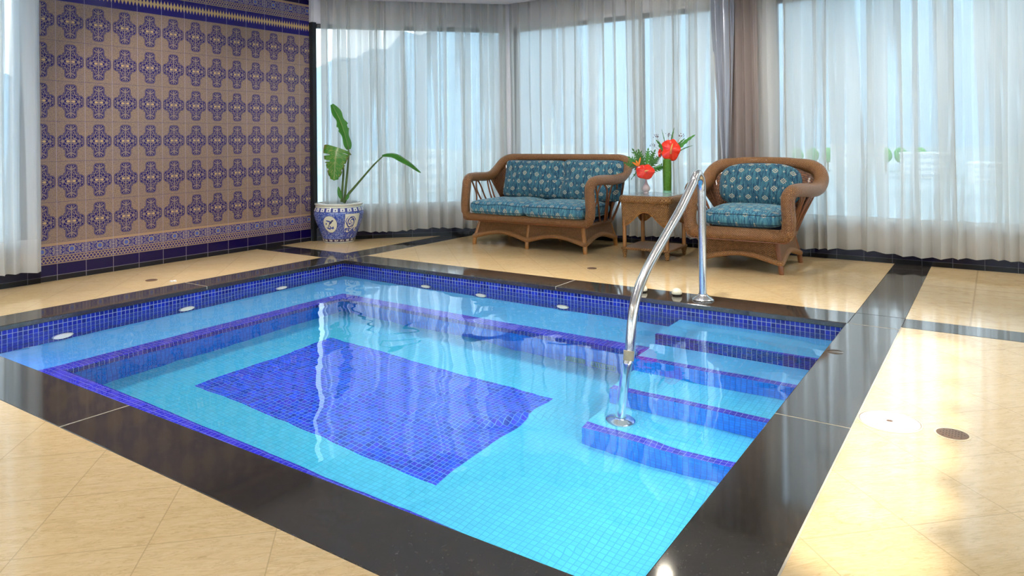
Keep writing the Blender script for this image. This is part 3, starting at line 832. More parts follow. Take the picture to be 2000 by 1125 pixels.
# --- armchair
AX, AY = 3.235, 1.655
ac = empty('wicker_armchair', (AX, AY, 0), 0, 'single honey brown wicker armchair with broad rolled arms behind the rail', 'armchair')
halfc = [(.345, -.365, .305), (.388, -.378, .335), (.402, -.375, .42), (.395, -.368, .52), (.392, -.358, .61), (.408, -.325, .655), (.432, -.23, .668), (.455, -.08, .662), (.475, .10, .650), (.488, .26, .655), (.495, .36, .69), (.488, .43, .75), (.44, .475, .81), (.34, .50, .846), (.2, .508, .864), (0, .512, .868)]
wicker_seat(ac, .68, .68, .34, (.262,), .056, halfc, .10, 1, .052, flare=.05, topr=.044, wingr=.060)
for s in (1, -1):
    spindles(ac, [([(s * .31, .29, .28), (s * .40, .36, .52), (s * .482, .42, .74)], .012), ([(s * .31, -.14, .28), (s * .36, -.22, .42), (s * .40, -.26, .55), (s * .44, -.22, .64), (s * .44, -.14, .58), (s * .37, -.08, .42), (s * .31, -.04, .28)], .009),
                  ([(s * .31, .06, .28), (s * .39, .0, .46), (s * .46, -.02, .65)], .011), ([(s * .31, .12, .28), (s * .40, .10, .46), (s * .478, .12, .64)], .011),
                  ([(s * .31, .22, .28), (s * .41, .28, .50), (s * .485, .33, .67)], .012)])
GA = 'patterned cushions on the armchair'
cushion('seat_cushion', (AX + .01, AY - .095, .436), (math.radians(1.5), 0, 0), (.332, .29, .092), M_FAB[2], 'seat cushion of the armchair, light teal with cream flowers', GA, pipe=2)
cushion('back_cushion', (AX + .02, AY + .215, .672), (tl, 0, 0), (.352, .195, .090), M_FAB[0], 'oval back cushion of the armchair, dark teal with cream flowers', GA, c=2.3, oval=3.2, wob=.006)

# --- side table
TX, TYY = 2.343, 1.678
tb = empty('side_table', (TX, TYY, 0), 0, 'square golden wicker side table with glass top between loveseat and armchair', 'side table')
hw = .213
rg = ring(.238, .238, .06); m_ = MB(); m_.tube([(x, y, .538) for x, y in rg], (.026, .034), 14, closed=True); m_.build('rolled_rim', M_WICKT, tb)
rg2 = ring(.218, .218, .05); m_ = MB(); m_.prism(rg2, .545, .560); m_.build('table_top', M_WICKT, tb, smooth=False)
rg3 = ring(.225, .225, .05); m_ = MB(); m_.prism(rg3, .5705, .5765)
M_TGL = mat('table_glass', lambda: pbsdf((.75, .86, .86), .02, Transmission_Weight=.0, spec=.9, coat=1.0, Alpha=.55))
m_.build('glass_top', M_TGL, tb, smooth=False, bevel=.002)
ap = MB(); rgA = ring(hw + .008, hw + .008, .02, 3)
def apron(side, u, v):
    hh = hw + .008; s = u * 2 - 1; c_ = abs(s); zb = .30 + .125 * (0.5 + .5 * math.cos(PI * min(1, c_ / .86) )) ** .8 if c_ < .86 else .30
    z = zb + (.515 - zb) * v; fl_ = .018 * (v - .5) * 2 * .3; x = s * hh
    return [(x, -hh - fl_, z), (hh + fl_, x, z), (-x, hh + fl_, z), (-hh - fl_, -x, z)][side]
for sd in range(4): ap.grid(lambda u, v: apron(sd, u, v), 40, 8, uvf=lambda u, v: (u * .44, apron(0, u, v)[2]))
apo = ap.build('apron', M_WICKT, tb, solid=.012)
tr = MB(); L_ = []
for sd in range(4): L_ += [apron(sd, i / 40, 0) for i in range(40)]
tr.tube(L_, .007, 8, closed=True); tr.build('apron_edging', M_CANEL, apo)
sh = MB(); sh.box(-hw - .012, hw + .012, -hw - .012, hw + .012, .082, .094); sho = sh.build('shelf', M_WICKT, tb, smooth=False)
tr = MB(); tr.tube([(x, y, .086) for x, y in ring(hw + .014, hw + .014, .02, 4)], .012, 8, closed=True); tr.build('shelf_edging', M_WICKT, sho)
for sx in (-1, 1):
    for sy_ in (-1, 1):
        l = MB(); l.lathe([(.013, 0), (.016, .004), (.019, .018), (.017, .030), (.0225, .040), (.024, .055), (.021, .068), (.0215, .078)], 14, (sx * (hw - .006), sy_ * (hw - .006), 0), capb=True)
        l2 = MB(); l2.lathe([(.018, .075), (.018, .32), (.018, .53)], 12, (sx * (hw - .006), sy_ * (hw - .006), 0), capt=True)
        lo = l2.build('leg', M_CANEL, tb); l.build('turned_foot', M_WICKT, lo)

# ------------------------------------------------------------------ vases and flowers
def m_vase():
    x, y, z = xyz(); return pbsdf(mix(sstep(z, .03, .11), (.62, .50, .50), (.50, .36, .40)), .25, coat=.4)
sv = empty('bud_vase', (2.235, 1.745, .5765), 0, 'small pinkish porcelain bud vase standing left on the side table', 'vase')
m_ = MB(); m_.lathe([(.026, 0), (.028, .004), (.022, .012), (.034, .024), (.040, .040), (.037, .056), (.024, .076), (.013, .098), (.0095, .12), (.0095, .155), (.013, .170)], 28, capb=True); m_.build('vase_body', mat('pink_porcelain', m_vase), sv)
tv = empty('cylinder_vase', (2.425, 1.80, .5765), 0, 'tall green-filled glass cylinder vase on the right of the side table', 'vase')
m_ = MB(); m_.lathe([(.0425, 0), (.0430, .01), (.0425, .17), (.0425, .332), (.0432, .336)], 32, capb=True)
def m_vg():
    nt = X.nt; tr_ = nt.nodes.new('ShaderNodeBsdfTransparent'); tr_.inputs[0].default_value = (.86, .96, .86, 1); gl = nt.nodes.new('ShaderNodeBsdfGlossy'); gl.inputs['Roughness'].default_value = .03
    fn_ = nt.nodes.new('ShaderNodeLayerWeight'); fn_.inputs[0].default_value = .12; mm = nt.nodes.new('ShaderNodeMixShader'); nt.links.new(fn_.outputs['Facing'], mm.inputs[0]); nt.links.new(tr_.outputs[0], mm.inputs[1]); nt.links.new(gl.outputs[0], mm.inputs[2]); return mm.outputs[0]
m_.build('glass_wall', mat('green_vase_glass', m_vg), tv)
def m_leafm(name, a, b_, c, rough=.4):
    def f():
        x, y, z = xyz(); n1 = noise(vec(x, y, z), 30, 3); n2 = noise(vec(x, y, z), 120, 2)
        return pbsdf(mix(sstep(n2, .55, .75) * .6, mix(n1, a, b_), c), rough, Subsurface_Weight=0.0, spec=.4)
    return mat(name, f)
M_LFD = m_leafm('dark_green_leaf', (.028, .11, .014), (.06, .20, .026), (.12, .27, .05))
M_LFB = m_leafm('bright_green_leaf', (.035, .17, .018), (.06, .25, .03), (.14, .32, .06))
M_VIN = m_leafm('coiled_leaf_in_vase', (.05, .13, .012), (.16, .32, .03), (.34, .46, .10))
m_ = MB(); m_.lathe([(.001, .028), (.038, .028), (.0385, .10), (.0385, .20), (.038, .28), (.036, .315), (.02, .325), (.001, .325)], 24)
m_.v = [(p[0] * (1 + .05 * math.sin(p[2] * 160)), p[1] * (1 + .05 * math.sin(p[2] * 160 + 1)), p[2]) for p in m_.v]
m_.build('coiled_leaf_filling', M_VIN, tv)
m_ = MB(); m_.lathe([(.001, .006), (.037, .006), (.037, .026), (.001, .026)], 24); m_.build('glass_base', mat('pale_green_glass', lambda: pbsdf((.35, .62, .50), .1, coat=.5)), tv)

viewdir = (CAM - V(2.3, 1.75, .85)); viewdir.z = 0; viewdir.normalize()
def m_red():
    x, y, z = xyz(); n1 = noise(vec(x, y, z), 25, 2)
    return pbsdf(mix(n1, (.78, .018, .006), (.88, .045, .010)), .22, coat=.5)
M_RED = mat('glossy_red_spathe', m_red); M_SPX = simple('cream_orange_spadix', (.80, .42, .12), .5); M_STEM = simple('green_stem', (.06, .16, .03), .5)
M_STEMR = simple('brown_green_stem', (.16, .12, .035), .5)
def anthurium(loc, w, h, tiltx, spad, label, stem, group='red anthurium flowers on the side table', yaw2=0, tw=0):
    t = empty('anthurium', loc, 0, label, 'flower', group)
    d = viewdir; rx_ = V(-d.y, d.x, 0); up_ = V(0, 0, 1)
    q = Matrix.Rotation(yaw2, 3, 'Z') @ Matrix.Rotation(tiltx, 3, rx_)
    def loc3(a, b_, c): return q @ (rx_ * a + up_ * b_ + d * c)
    NA = 72
    def fn(u, v):
        th = 2 * PI * u; r = v
        # heart: notch at top
        rr = 1 - .16 * math.exp(-((th - PI / 2) / .22) ** 2) + .05 * math.sin(th * 5 + 1)
        x = math.cos(th) * rr * r * w; y = math.sin(th) * rr * r * h - .0
        c = .10 * w * math.cos(th * 7) * r * r * .5 - .25 * w * r * r + .10 * w * math.sin(th * 3 + 2) * r
        a_ = x * math.cos(tw) - y * math.sin(tw); b_ = x * math.sin(tw) + y * math.cos(tw)
        return loc3(a_, b_, c)
    m1 = MB(); m1.grid(fn, NA, 10, cu=True); m1.build('spathe', M_RED, t, solid=.002, weld=.0003)
    k = MB(); P = [loc3(*p) for p in spad]; n_ = len(P); k.tube(P, [.0075 if i < n_ - 1 else .003 for i in range(n_)], 10); k.build('spadix', M_SPX, t)
    k = MB(); k.tube(spline([Vector(p) - Vector(loc) for p in stem], 6), .0035, 6); k.build('stem', M_STEM, t)
    return t
anthurium((2.262, 1.665, .785), .086, .072, -.15, [(0, .0, .004), (.012, .004, .02), (.03, .006, .03)], 'red anthurium flower with pale spadix above the small bud vase', [(2.262, 1.67, .783), (2.25, 1.70, .76), (2.236, 1.744, .73), (2.235, 1.745, .62)])
anthurium((2.465, 1.79, .985), .088, .105, 0.0, [(0, -.035, .004), (.004, -.0, .025), (.012, .035, .035), (.018, .060, .04)], 'largest red anthurium flower with upright spadix above the tall glass vase', [(2.465, 1.795, .98), (2.45, 1.80, .93), (2.43, 1.80, .88), (2.425, 1.80, .65)])
anthurium((2.372, 1.79, .957), .034, .048, .2, [(0, 0, .003), (-.004, .012, .012)], 'small partly hidden red anthurium beside the largest one, on its left', [(2.372, 1.795, .95), (2.395, 1.80, .91), (2.415, 1.80, .80)], yaw2=.9)

# leaf sheets
def blade(t, name, mid, wf, m, nrm, n=26, fold=.25, cross=6, wave=0, solid=.0015):
    P = spline(mid, max(4, n // (len(mid) - 1))); k = len(P) - 1; nrm = Vector(nrm)
    fr2 = []
    for i in range(k + 1):
        T = (P[min(k, i + 1)] - P[max(0, i - 1)]).normalized(); Nn = (nrm - T * nrm.dot(T)).normalized(); B = T.cross(Nn).normalized(); fr2.append((B, Nn))
    def fn(u, v):
        i = min(k, int(round(v * k))); s = u * 2 - 1; w_ = wf(v, s)
        B, Nn = fr2[i]; return P[i] + B * (s * w_) + Nn * (abs(s) * w_ * fold + wave * math.sin(v * 23 + s * 2) * abs(s))
    mb = MB(); mb.grid(fn, cross, k, uvf=lambda u, v: (u, v)); return mb.build(name, m, t, solid=solid)

def to_world(px, py, base):
    """point on the vertical plane through base that faces the camera"""
    d_ = F2 + R3 * ((px - 1000) / F_PX) - U3 * ((py - 562.5 - SY) / F_PX)
    b_ = Vector(base); return CAM + d_ * ((b_ - CAM).dot(Fw) / d_.dot(Fw))

def frond(base, tip, label, lobes=6, w=.035, m=M_LFD, group='green leaf fronds in the bud vase', bend=.02, nm='philodendron_frond'):
    t = empty(nm, base, 0, label, 'leaf', group); a = Vector((0, 0, 0)); b_ = Vector(tip) - Vector(base); L = b_.length; T = b_.normalized()
    B = T.cross(viewdir).normalized(); up = V(0, 0, 1) * bend
    def c(s): return b_ * s + up * math.sin(PI * s)
    mb = MB(); mb.tube([c(i / 12) for i in range(13)], [.0028 * (1 - i / 13) + .0008 for i in range(13)], 5)
    rb = random.Random(len(label))
    for i in range(lobes):
        for sg in (-1, 1):
            s0 = .28 + .62 * i / lobes; p0 = c(s0); l_ = w * (1.1 - .5 * abs(i / lobes - .35)) * rb.uniform(.8, 1.2)
            dirn = (T * .75 + B * sg * .8 + viewdir * rb.uniform(-.2, .2)).normalized(); sd = dirn.cross(viewdir).normalized() * (l_ * .17)
            pts = [p0 - T * .004, p0 + dirn * l_ * .5 + sd, p0 + dirn * l_, p0 + dirn * l_ * .5 - sd]
            mb.face(pts)
    p0 = c(.9); sd = B * (w * .22); mb.face([p0, c(.97) + sd, c(1.08), c(.97) - sd])
    # central blade
    def bl(u, v):
        s_ = .22 + .78 * v; return c(s_) + B * ((u * 2 - 1) * w * .30 * math.sin(PI * min(1, v * .9 + .08)))
    mb.grid(bl, 2, 10)
    mb.build('frond_blade', m, t, smooth=False, solid=.0012)
    return t
vb = (2.236, 1.750, .745)
for (px, py), lb in {(1236, 292): 'dark green lobed leaf above the bud vase, reaching up and left over the others', (1228, 307): 'dark green lobed leaf of the bud vase pointing left over the loveseat arm', (1220, 318): 'dark green lobed leaf of the bud vase, lowest on the left, near the loveseat',
                     (1247, 293): 'dark green lobed leaf rising left of the tallest leaf in the bud vase', (1266, 291): 'tallest upright green lobed leaf at the centre of the bud vase', (1279, 294): 'dark green lobed leaf leaning right toward the tall vase, uppermost',
                     (1289, 304): 'dark green lobed leaf leaning right behind the red flowers', (1302, 325): 'broad green leaf of the bud vase crossing in front of the tall glass vase'}.items():
    tip = to_world(px, py, (2.23, 1.77, 0)); frond(vb, tip, lb, m=M_LFB if px in (1266, 1228, 1302) else M_LFD, w=.045, lobes=6)
# hanging sprig
frond((2.21, 1.73, .80), to_world(1233, 350, (2.2, 1.74, 0)), 'small green sprig drooping left below the bud vase flowers', lobes=3, w=.018)
st = empty('bird_of_paradise_flower', vb, 0, 'orange bird of paradise flower left of the red bud-vase anthurium', 'flower')
M_OR = simple('orange_petal', (.90, .24, .02), .4); M_BEAK = simple('purple_green_bract', (.13, .07, .12), .45)
bpt = to_world(1247, 326, (2.22, 1.73, 0)) - Vector(vb)
for tp in ((1235, 317), (1251, 307), (1242, 313)):
    tq = to_world(*tp, (2.22, 1.73, 0)) - Vector(vb)
    blade(st, 'petal', [bpt, (bpt + tq) / 2 + V(0, 0, .004), tq], lambda v, s: .009 * math.sin(PI * min(1, v * .92 + .05)), M_OR, viewdir, n=10, cross=2)
k = MB(); k.tube([bpt + V(.03, .0, .0), bpt, to_world(1232, 327, (2.22, 1.73, 0)) - Vector(vb)], [.007, .007, .001], 8); k.build('bract', M_BEAK, st)
k = MB(); k.tube(spline([V(0, 0, -.05), V(0, 0, .03), bpt + V(.03, 0, 0)], 5), .004, 6); k.build('stem', M_STEM, st)
# greenery of the tall vase
tb0 = (2.43, 1.81, .90)
def lance(tipx, tipy, label, w=.014, m=M_LFD, jag=True, base=tb0, grp='green leaves in the tall vase', bend=.015):
    t = empty('lance_leaf', base, 0, label, 'leaf', grp); q = to_world(tipx, tipy, (2.44, 1.82, 0)) - Vector(base)
    md = [V(0, 0, 0), q * .35 + V(0, 0, bend), q * .7 + V(0, 0, bend), q]
    blade(t, 'leaf_blade', md, lambda v, s: w * (math.sin(PI * min(1, v ** .8 * .95 + .03)) ** .8) * (1 - (.25 if jag and int(v * 14) % 2 else 0)), m, viewdir, n=28, cross=4, fold=.2)
lance(1358, 263, 'broad green leaf pointing up and right from the tall vase', .020, M_LFB)
lance(1354, 284, 'thin green leaf tip stretching right of the tall vase', .006, M_LFD)
lance(1338, 270, 'dark green leaf fanned just left of the broad leaf, tall vase', .013)
lance(1317, 249, 'slim pointed leaf standing straight above the largest red flower', .008)
lance(1292, 251, 'slim grassy blade rising left of the largest red flower', .004)
lance(1281, 273, 'dark green leaf fanned left above the small red flower', .014)
lance(1285, 284, 'dark green leaf tucked behind the largest red flower on its left', .012)
lance(1323, 306, 'short brownish green leaf under the right edge of the largest red flower', .008)
M_BERRY = simple('dark_red_berries', (.10, .012, .012), .4, var=.5); M_BW = simple('pale_bud_tips', (.62, .45, .42), .5)
for (px, py, lb) in ((1281, 266, 'sprig of tiny dark red buds on the left of the tall vase'), (1306, 264, 'sprig of tiny dark red buds above the largest red flower'), (1332, 264, 'sprig of tiny dark red buds on the right of the tall vase'), (1275, 284, 'lowest sprig of tiny buds, left of the small red flower')):
    c0 = to_world(px, py, (2.44, 1.83, 0)); t = empty('bud_sprig', tb0, 0, lb, 'flower', 'sprigs of tiny dark red buds'); c0 = c0 - Vector(tb0)
    k = MB(); k.tube(spline([V(0, 0, 0), c0 * .5 + V(0, 0, .01), c0], 5), .0015, 5); k.build('stem', M_STEMR, t)
    rb = random.Random(px); k = MB()
    for i in range(11):
        p = c0 + R3 * rb.uniform(-.028, .028) + V(0, 0, rb.uniform(-.014, .016)) + Fw * rb.uniform(-.015, .015); r = rb.uniform(.003, .0055)
        k.lathe([(.0003, -r), (r * .8, -r * .5), (r, 0), (r * .7, r * .7), (.0003, r * 1.6)], 6, p)
    k.build('buds', M_BERRY, t)

# ------------------------------------------------------------------ potted plant
PX_, PY_ = -.955, .812
pp = empty('potted_plant', (PX_, PY_, 0), 0, 'bird of paradise plant in a blue and white ceramic pot by the tiled wall', 'potted plant')
camang = math.atan2(CAM.y - PY_, CAM.x - PX_)
def m_pot():
    x, y, z = xyz('Object'); a = X.op('ARCTAN2', y * math.cos(camang) - x * math.sin(camang), x * math.cos(camang) + y * math.sin(camang))
    s = a * .27      # arc length, + = right as seen from the camera
    n1 = noise(vec(x, y, z), 26, 4, .7, 1.5); n2 = voro(vec(x, y, z), 75)
    bg = mix(sstep(n1, .42, .62), (.015, .045, .32), (.06, .13, .52)); bg = mix(sstep(n2, .45, .58) * .5, bg, (.34, .42, .72))
    CR = (.80, .80, .66); DK = (.02, .03, .20)
    # medallion with a bird on a branch
    mx_ = s + .108; mz = z - .215; r = sq(mx_ * mx_ + mz * mz * .86)
    def ell(cx, cz, rx_, rz_, an):
        ca_, sa_ = math.cos(an), math.sin(an); p = (mx_ - cx) * ca_ + (mz - cz) * sa_; q = (mz - cz) * ca_ - (mx_ - cx) * sa_
        return (p * p / (rx_ * rx_) + q * q / (rz_ * rz_)) < 1
    bird = mx(ell(.012, .020, .030, .010, .75), ell(.034, .040, .011, .009, 0)); bird = mx(bird, ell(-.018, -.016, .034, .0045, .95)); wing = mx(ell(-.012, .034, .032, .008, -.25), ell(.0, .028, .024, .006, -.5))
    br = mx((abs(mz + .044 - sn(mx_ * 90) * .006) < .006) * (r < .062), ell(.03, -.038, .018, .010, .9)); br = mx(br, ell(-.02, -.046, .022, .010, -.3)); br = mx(br, ell(-.046, .006, .012, .008, 1.1)); br = mx(br, ell(.0, -.030, .007, .018, .4))
    med = mix(mx(br, wing), CR, (.06, .10, .42)); med = mix(bird, med, (.05, .055, .16))
    c = mix((r < .074), bg, med); c = mix((abs(r - .078) < .006), c, CR); c = mix((abs(r - .086) < .0025), c, DK)
    # panel with swirling waves
    p_in = (s > .062) * (s < .25) * (z > .06) * (z < .325)
    px_ = s - .14; pz = z - .23; pr_ = sq(px_ * px_ * 1.3 + pz * pz)
    sw = sn(pr_ * 210 + X.op('ARCTAN2', pz, px_) * 3 + noise(vec(s, z, 0), 20, 2) * 7)
    dragon = mx((sw > .35) * (pr_ < .078), ((noise(vec(s, z, 2), 34, 3, .6, 1) + (z * -1.3)) > .27) * (z < .17))
    pan = mix(dragon, CR, (.05, .09, .42)); pan = mix((abs(pr_ - .05) < .004), pan, DK)
    c = mix(p_in, c, pan); c = mix(p_in * mx(mx(abs(s - .062) < .003, abs(z - .06) < .003), abs(z - .325) < .003), c, DK)
    # collar of hanging tabs and the foot border
    fa = abs(fr(a * (22 / (2 * PI))) - .5); tab = (fa < .33) * (z > .347) * (z < .382); dot = ((fa * fa * .012 + (z - .362) * (z - .362)) < .00008)
    c = mix((z > .338), c, (.05, .07, .30)); c = mix(tab, c, (.82, .82, .80)); c = mix(dot, c, DK)
    c = mix((z > .386), c, (.72, .73, .60)); c = mix((z > .405), c, (.80, .80, .72))
    ft = (z < .05); fz = abs(fr(a * (18 / (2 * PI))) - .5)
    c = mix(ft, c, mix((fz < .3) * (abs(z - .034) < .010) * (n1 > .42), (.04, .035, .10), (.60, .60, .58))); c = mix((z < .018), c, (.55, .60, .62))
    return pbsdf(c, .12, coat=.6)
m_ = MB(); prof = [(.150, 0), (.158, .006), (.165, .03), (.185, .09), (.215, .17), (.243, .25), (.256, .31), (.252, .355), (.240, .385), (.236, .40), (.246, .412), (.248, .424), (.238, .430), (.215, .430), (.212, .41), (.215, .36)]
prof = [(r_ * 1.05, z_) for r_, z_ in prof]
m_.lathe(prof, 64, capb=True); m_.build('ceramic_pot', mat('blue_white_porcelain', m_pot), pp)
m_ = MB(); m_.lathe([(.001, .395), (.21, .39)], 32); m_.build('soil', simple('dark_soil', (.03, .018, .010), .9, var=.5, scale=60), pp)
def wp(px, py, dn=0): return to_world(px, py, (PX_, PY_, 0)) - V(PX_, PY_, 0) - Fw * dn
def m_strel(name, yel):
    def f():
        u, v, _ = xyz('UV'); x, y, z = xyz()
        n1 = noise(vec(x, y, z), 14, 3); vein = abs(sn(v * 150 + abs(u - .5) * -60)); mid = abs(u - .5) < .03
        c = mix(n1, (.035, .17, .016), (.065, .26, .026)); c = mix(sstep(vein, .2, 0) * .35, c, (.08, .24, .05))
        y1 = sstep(noise(vec(u * 3, v * 22 - abs(u - .5) * 9, 0), 1.6, 3), .48, .66) * yel; c = mix(y1, c, (.42, .40, .10))
        ed = sstep(abs(u - .5) + noise(vec(x, y, z), 20, 3) * .16, .50, .60) * (yel + .1); c = mix(ed, c, (.35, .18, .06))
        c = mix(mid * .7, c, (.30, .36, .14))
        return pbsdf(c, .35, spec=.4)
    return mat(name, f)
M_ST1 = m_strel('deep_green_banana_leaf', 0.0); M_ST2 = m_strel('yellowing_banana_leaf', .55)
M_PET = simple('leaf_stalk_green', (.09, .15, .035), .45, var=.35, scale=20)
# tall leaf (nearly edge-on), drooping torn leaf, arching leaf
def stalk(P, r0, r1): 
    k = MB(); Q = spline(P, 6); n_ = len(Q); k.tube(Q, [r0 + (r1 - r0) * i / (n_ - 1) for i in range(n_)], 8); return k.build('leaf_stalk', M_PET, pp)
s1 = stalk([wp(672, 394), wp(675, 370), wp(679, 330), wp(681, 300), wp(680, 285, .01)], .016, .007)
l1 = blade(pp, 'leaf', [wp(681, 292), wp(675, 268), wp(668, 245), wp(660, 226), wp(648, 204)], lambda v, s: (.055 + .012 * math.sin(v * 17)) * math.sin(PI * min(1, v * .88 + .06)) ** .6 * (.75 if .42 < v < .50 else 1), M_ST1, (R3 * .35 - Fw * 1).normalized(), n=40, fold=.5, cross=8)
s2 = stalk([wp(668, 394, .02), wp(670, 360, .02), wp(672, 330, .03), wp(668, 300, .05), wp(661, 290, .07)], .014, .007)
def w2(v, s):
    t_ = .165 * (1 - v) ** .45 * (1 if v < .97 else .3) * min(1, .72 + v * 3.2)
    if s < 0 and .16 < v < .21: t_ *= .45
    if s > 0 and (.30 < v < .35 or .52 < v < .56): t_ *= .5
    if int(v * 40) % 6 == 0 and v > .6: t_ *= .8
    return t_
l2 = blade(pp, 'leaf', [wp(664, 288, .08), wp(661, 298, .10), wp(660, 312, .12), wp(659, 330, .12), wp(657, 352, .11)], w2, M_ST2, -Fw, n=44, fold=-.18, cross=8, wave=.004)
s3 = stalk([wp(672, 396), wp(680, 380), wp(692, 366), wp(710, 345), wp(730, 322), wp(748, 305)], .017, .007)
l3 = blade(pp, 'leaf', [wp(746, 303), wp(757, 300), wp(772, 301), wp(787, 309), wp(803, 320), wp(822, 337)], lambda v, s: (.060 if s * 1 > 0 else .030) * math.sin(PI * min(1, v * .93 + .06)) ** .7, M_ST1, (V(0, 0, 1) * .9 - Fw * .45).normalized(), n=40, fold=-.35, cross=8)
l4 = blade(pp, 'leaf', [wp(668, 388, .03), wp(665, 378, .03), wp(662, 364, .03)], lambda v, s: .024 * math.sin(PI * min(1, v * .9 + .08)), M_ST1, -Fw, n=12, fold=.2)
l5 = blade(pp, 'leaf', [wp(677, 390, .05), wp(681, 384, .05), wp(684, 377, .05)], lambda v, s: .016 * math.sin(PI * min(1, v * .9 + .08)), M_ST1, -Fw, n=12, fold=.2)

# ------------------------------------------------------------------ handrail
hr = empty('handrail', (3.335, .15, 0), 0, 'curved stainless steel handrail descending into the pool steps', 'handrail')
o3 = V(3.335, .15, 0)
path = [V(3.335, .150, .004), V(3.335, .150, .25), V(3.335, .150, .55), V(3.335, .150, .70)]
cen = V(0, .060, .735)
P = [(.150, .004), (.150, .3), (.150, .60), (.150, .70), (.149, .755), (.139, .800), (.114, .836), (.078, .855), (.035, .850), (-.005, .826), (-.04, .795)]
P += [(-.17, .715), (-.295, .640), (-.48, .547), (-.664, .455), (-.80, .385), (-.90, .325), (-.965, .273), (-1.02, .205), (-1.055, .125), (-1.078, .03), (-1.093, -.05)]
PP = [V(3.335 + .035 * max(0, min(1, (.15 - y_) / 1.25)), y_, z_) for y_, z_ in P] 
PP += [V(3.370, -1.125, -.12), V(3.370, -1.165, -.40), V(3.370, -1.205, -.70), V(3.370, -1.215, -.795)]
Q = spline(PP, 7)
k = MB(); k.tube([p - o3 for p in Q], .0275, 20, up=(1, 0, 0)); k.build('rail_tube', M_STEEL, hr)
k = MB(); k.lathe([(.075, 0), (.076, .006), (.066, .016), (.040, .028), (.031, .036), (.029, .04)], 36, (0, 0, .001)); k.build('base_flange', M_STEEL, hr)
k = MB(); k.lathe([(.075, 0), (.076, .006), (.066, .016), (.040, .028), (.031, .036), (.029, .04)], 36, (.035, -1.215 - .15, -.799)); o = k.build('underwater_flange', M_STEEL, hr)
k = MB(); iw = [p for p in Q if -.09 < p.z < .0]; a_, b_ = V(3.37, -1.1075, -.065) - o3, V(3.37, -1.119, -.10) - o3
k.tube([V(3.3695, -1.1005, -.026) - o3, V(3.37, -1.1095, -.075) - o3], .0283, 20, up=(1, 0, 0)); tag(k.build('stained_collar', M_COLLAR, hr), 'tan limescale ring at the waterline')

# ------------------------------------------------------------------ small fittings
for (x, y, lb) in ((2.885, .17, 'cream dome air button on the coping, left of its twin'), (3.135, .19, 'cream dome air button on the coping, closer to the rail post')):
    t = empty('air_button', (x, y, .001), 0, lb, 'button', 'cream dome buttons on the coping')
    k = MB(); k.lathe([(.026, 0), (.028, .004), (.028, .010)], 28); k.build('ring', M_BLKR, t)
    k = MB(); k.lathe([(.034, .009), (.036, .016), (.033, .030), (.024, .042), (.012, .048), (.001, .049)], 32); k.build('dome', M_CREAM, t)
def disc(name, x, y, r, m, lb, cat, group=None, z=.0012):
    k = MB(); k.lathe([(r, 0), (r, .002), (r * .96, .0035), (.001, .0035)], 36, (0, 0, 0)); o = k.build(name, m); o.location = (x, y, z); return tag(o, lb, cat, group)
disc('deck_disc', -.60, -1.478, .044, M_BRASSD, 'brown metal floor cap on the cream strip below the tiled wall', 'floor cap')
disc('deck_disc', 2.151, .794, .040, M_BRASSD, 'brown metal floor cap in the floor in front of the loveseat', 'floor cap')
t = empty('valve_cross', (-.405, -1.41, .001), .4, 'small white cross-shaped plastic piece lying by the left coping', 'fitting')
k = MB(); k.box(-.028, .028, -.006, .006, 0, .006); k.box(-.006, .006, -.028, .028, .0005, .0065); k.build('cross', M_LIDW, t, smooth=False, bevel=.001)
lid = empty('skimmer_lid', (4.640, -1.490, 0), 0, 'round white skimmer lid set in the floor beside the right coping', 'lid')
k = MB(); k.lathe([(.104, 0), (.104, .002), (.101, .0035), (.001, .0035)], 56); k.build('cover', M_LIDW, lid)
k = MB(); k.lathe([(.104, .0), (.104, .0018), (.1065, .0018), (.1065, 0)], 56); k.build('gap_ring', M_BRASSD, lid)
k = MB(); k.lathe([(.113, 0), (.113, .0015), (.1065, .0025), (.1065, 0)], 56); k.build('rim', simple('cream_rim', (.75, .60, .38), .4), lid)
k = MB(); k.lathe([(.012, .0036), (.001, .0040)], 16); k.build('lifting_hole', M_BRASSD, lid)
gd = empty('floor_drain', (4.846, -1.497, 0), 0, 'round perforated bronze floor drain right of the white lid', 'drain')
k = MB(); k.lathe([(.052, 0), (.052, .002), (.049, .003), (.001, .003)], 40); k.build('grate', M_BRASSD, gd)
k = MB()
for i in range(-4, 5):
    for j in range(-4, 5):
        x, y = i * .0095, j * .0095
        if math.hypot(x, y) < .041 and (i + j) % 2 == 0: k.lathe([(.0028, .0031), (.0003, .0033)], 8, (x, y, 0))
k.build('drain_holes', M_HOLE, gd)
M_RINGB = simple('pale_cream_grout', (.80, .66, .44), .5)
k = MB(); k.lathe([(.060, 0), (.060, .0012), (.052, .0015)], 40); k.build('grout_ring', M_RINGB, gd)
t = empty('reflection_pad', (4.30, -.645, .001), 0, 'dark oval pad imitating a reflection on the right coping by the top step', 'pad')
k = MB(); k.lathe([(.040, 0), (.038, .0012), (.001, .0014)], 28); k.build('pad_disc', simple('brown_reflection', (.09, .065, .045), .15), t)  # flat dark disc put in for a reflection on the coping

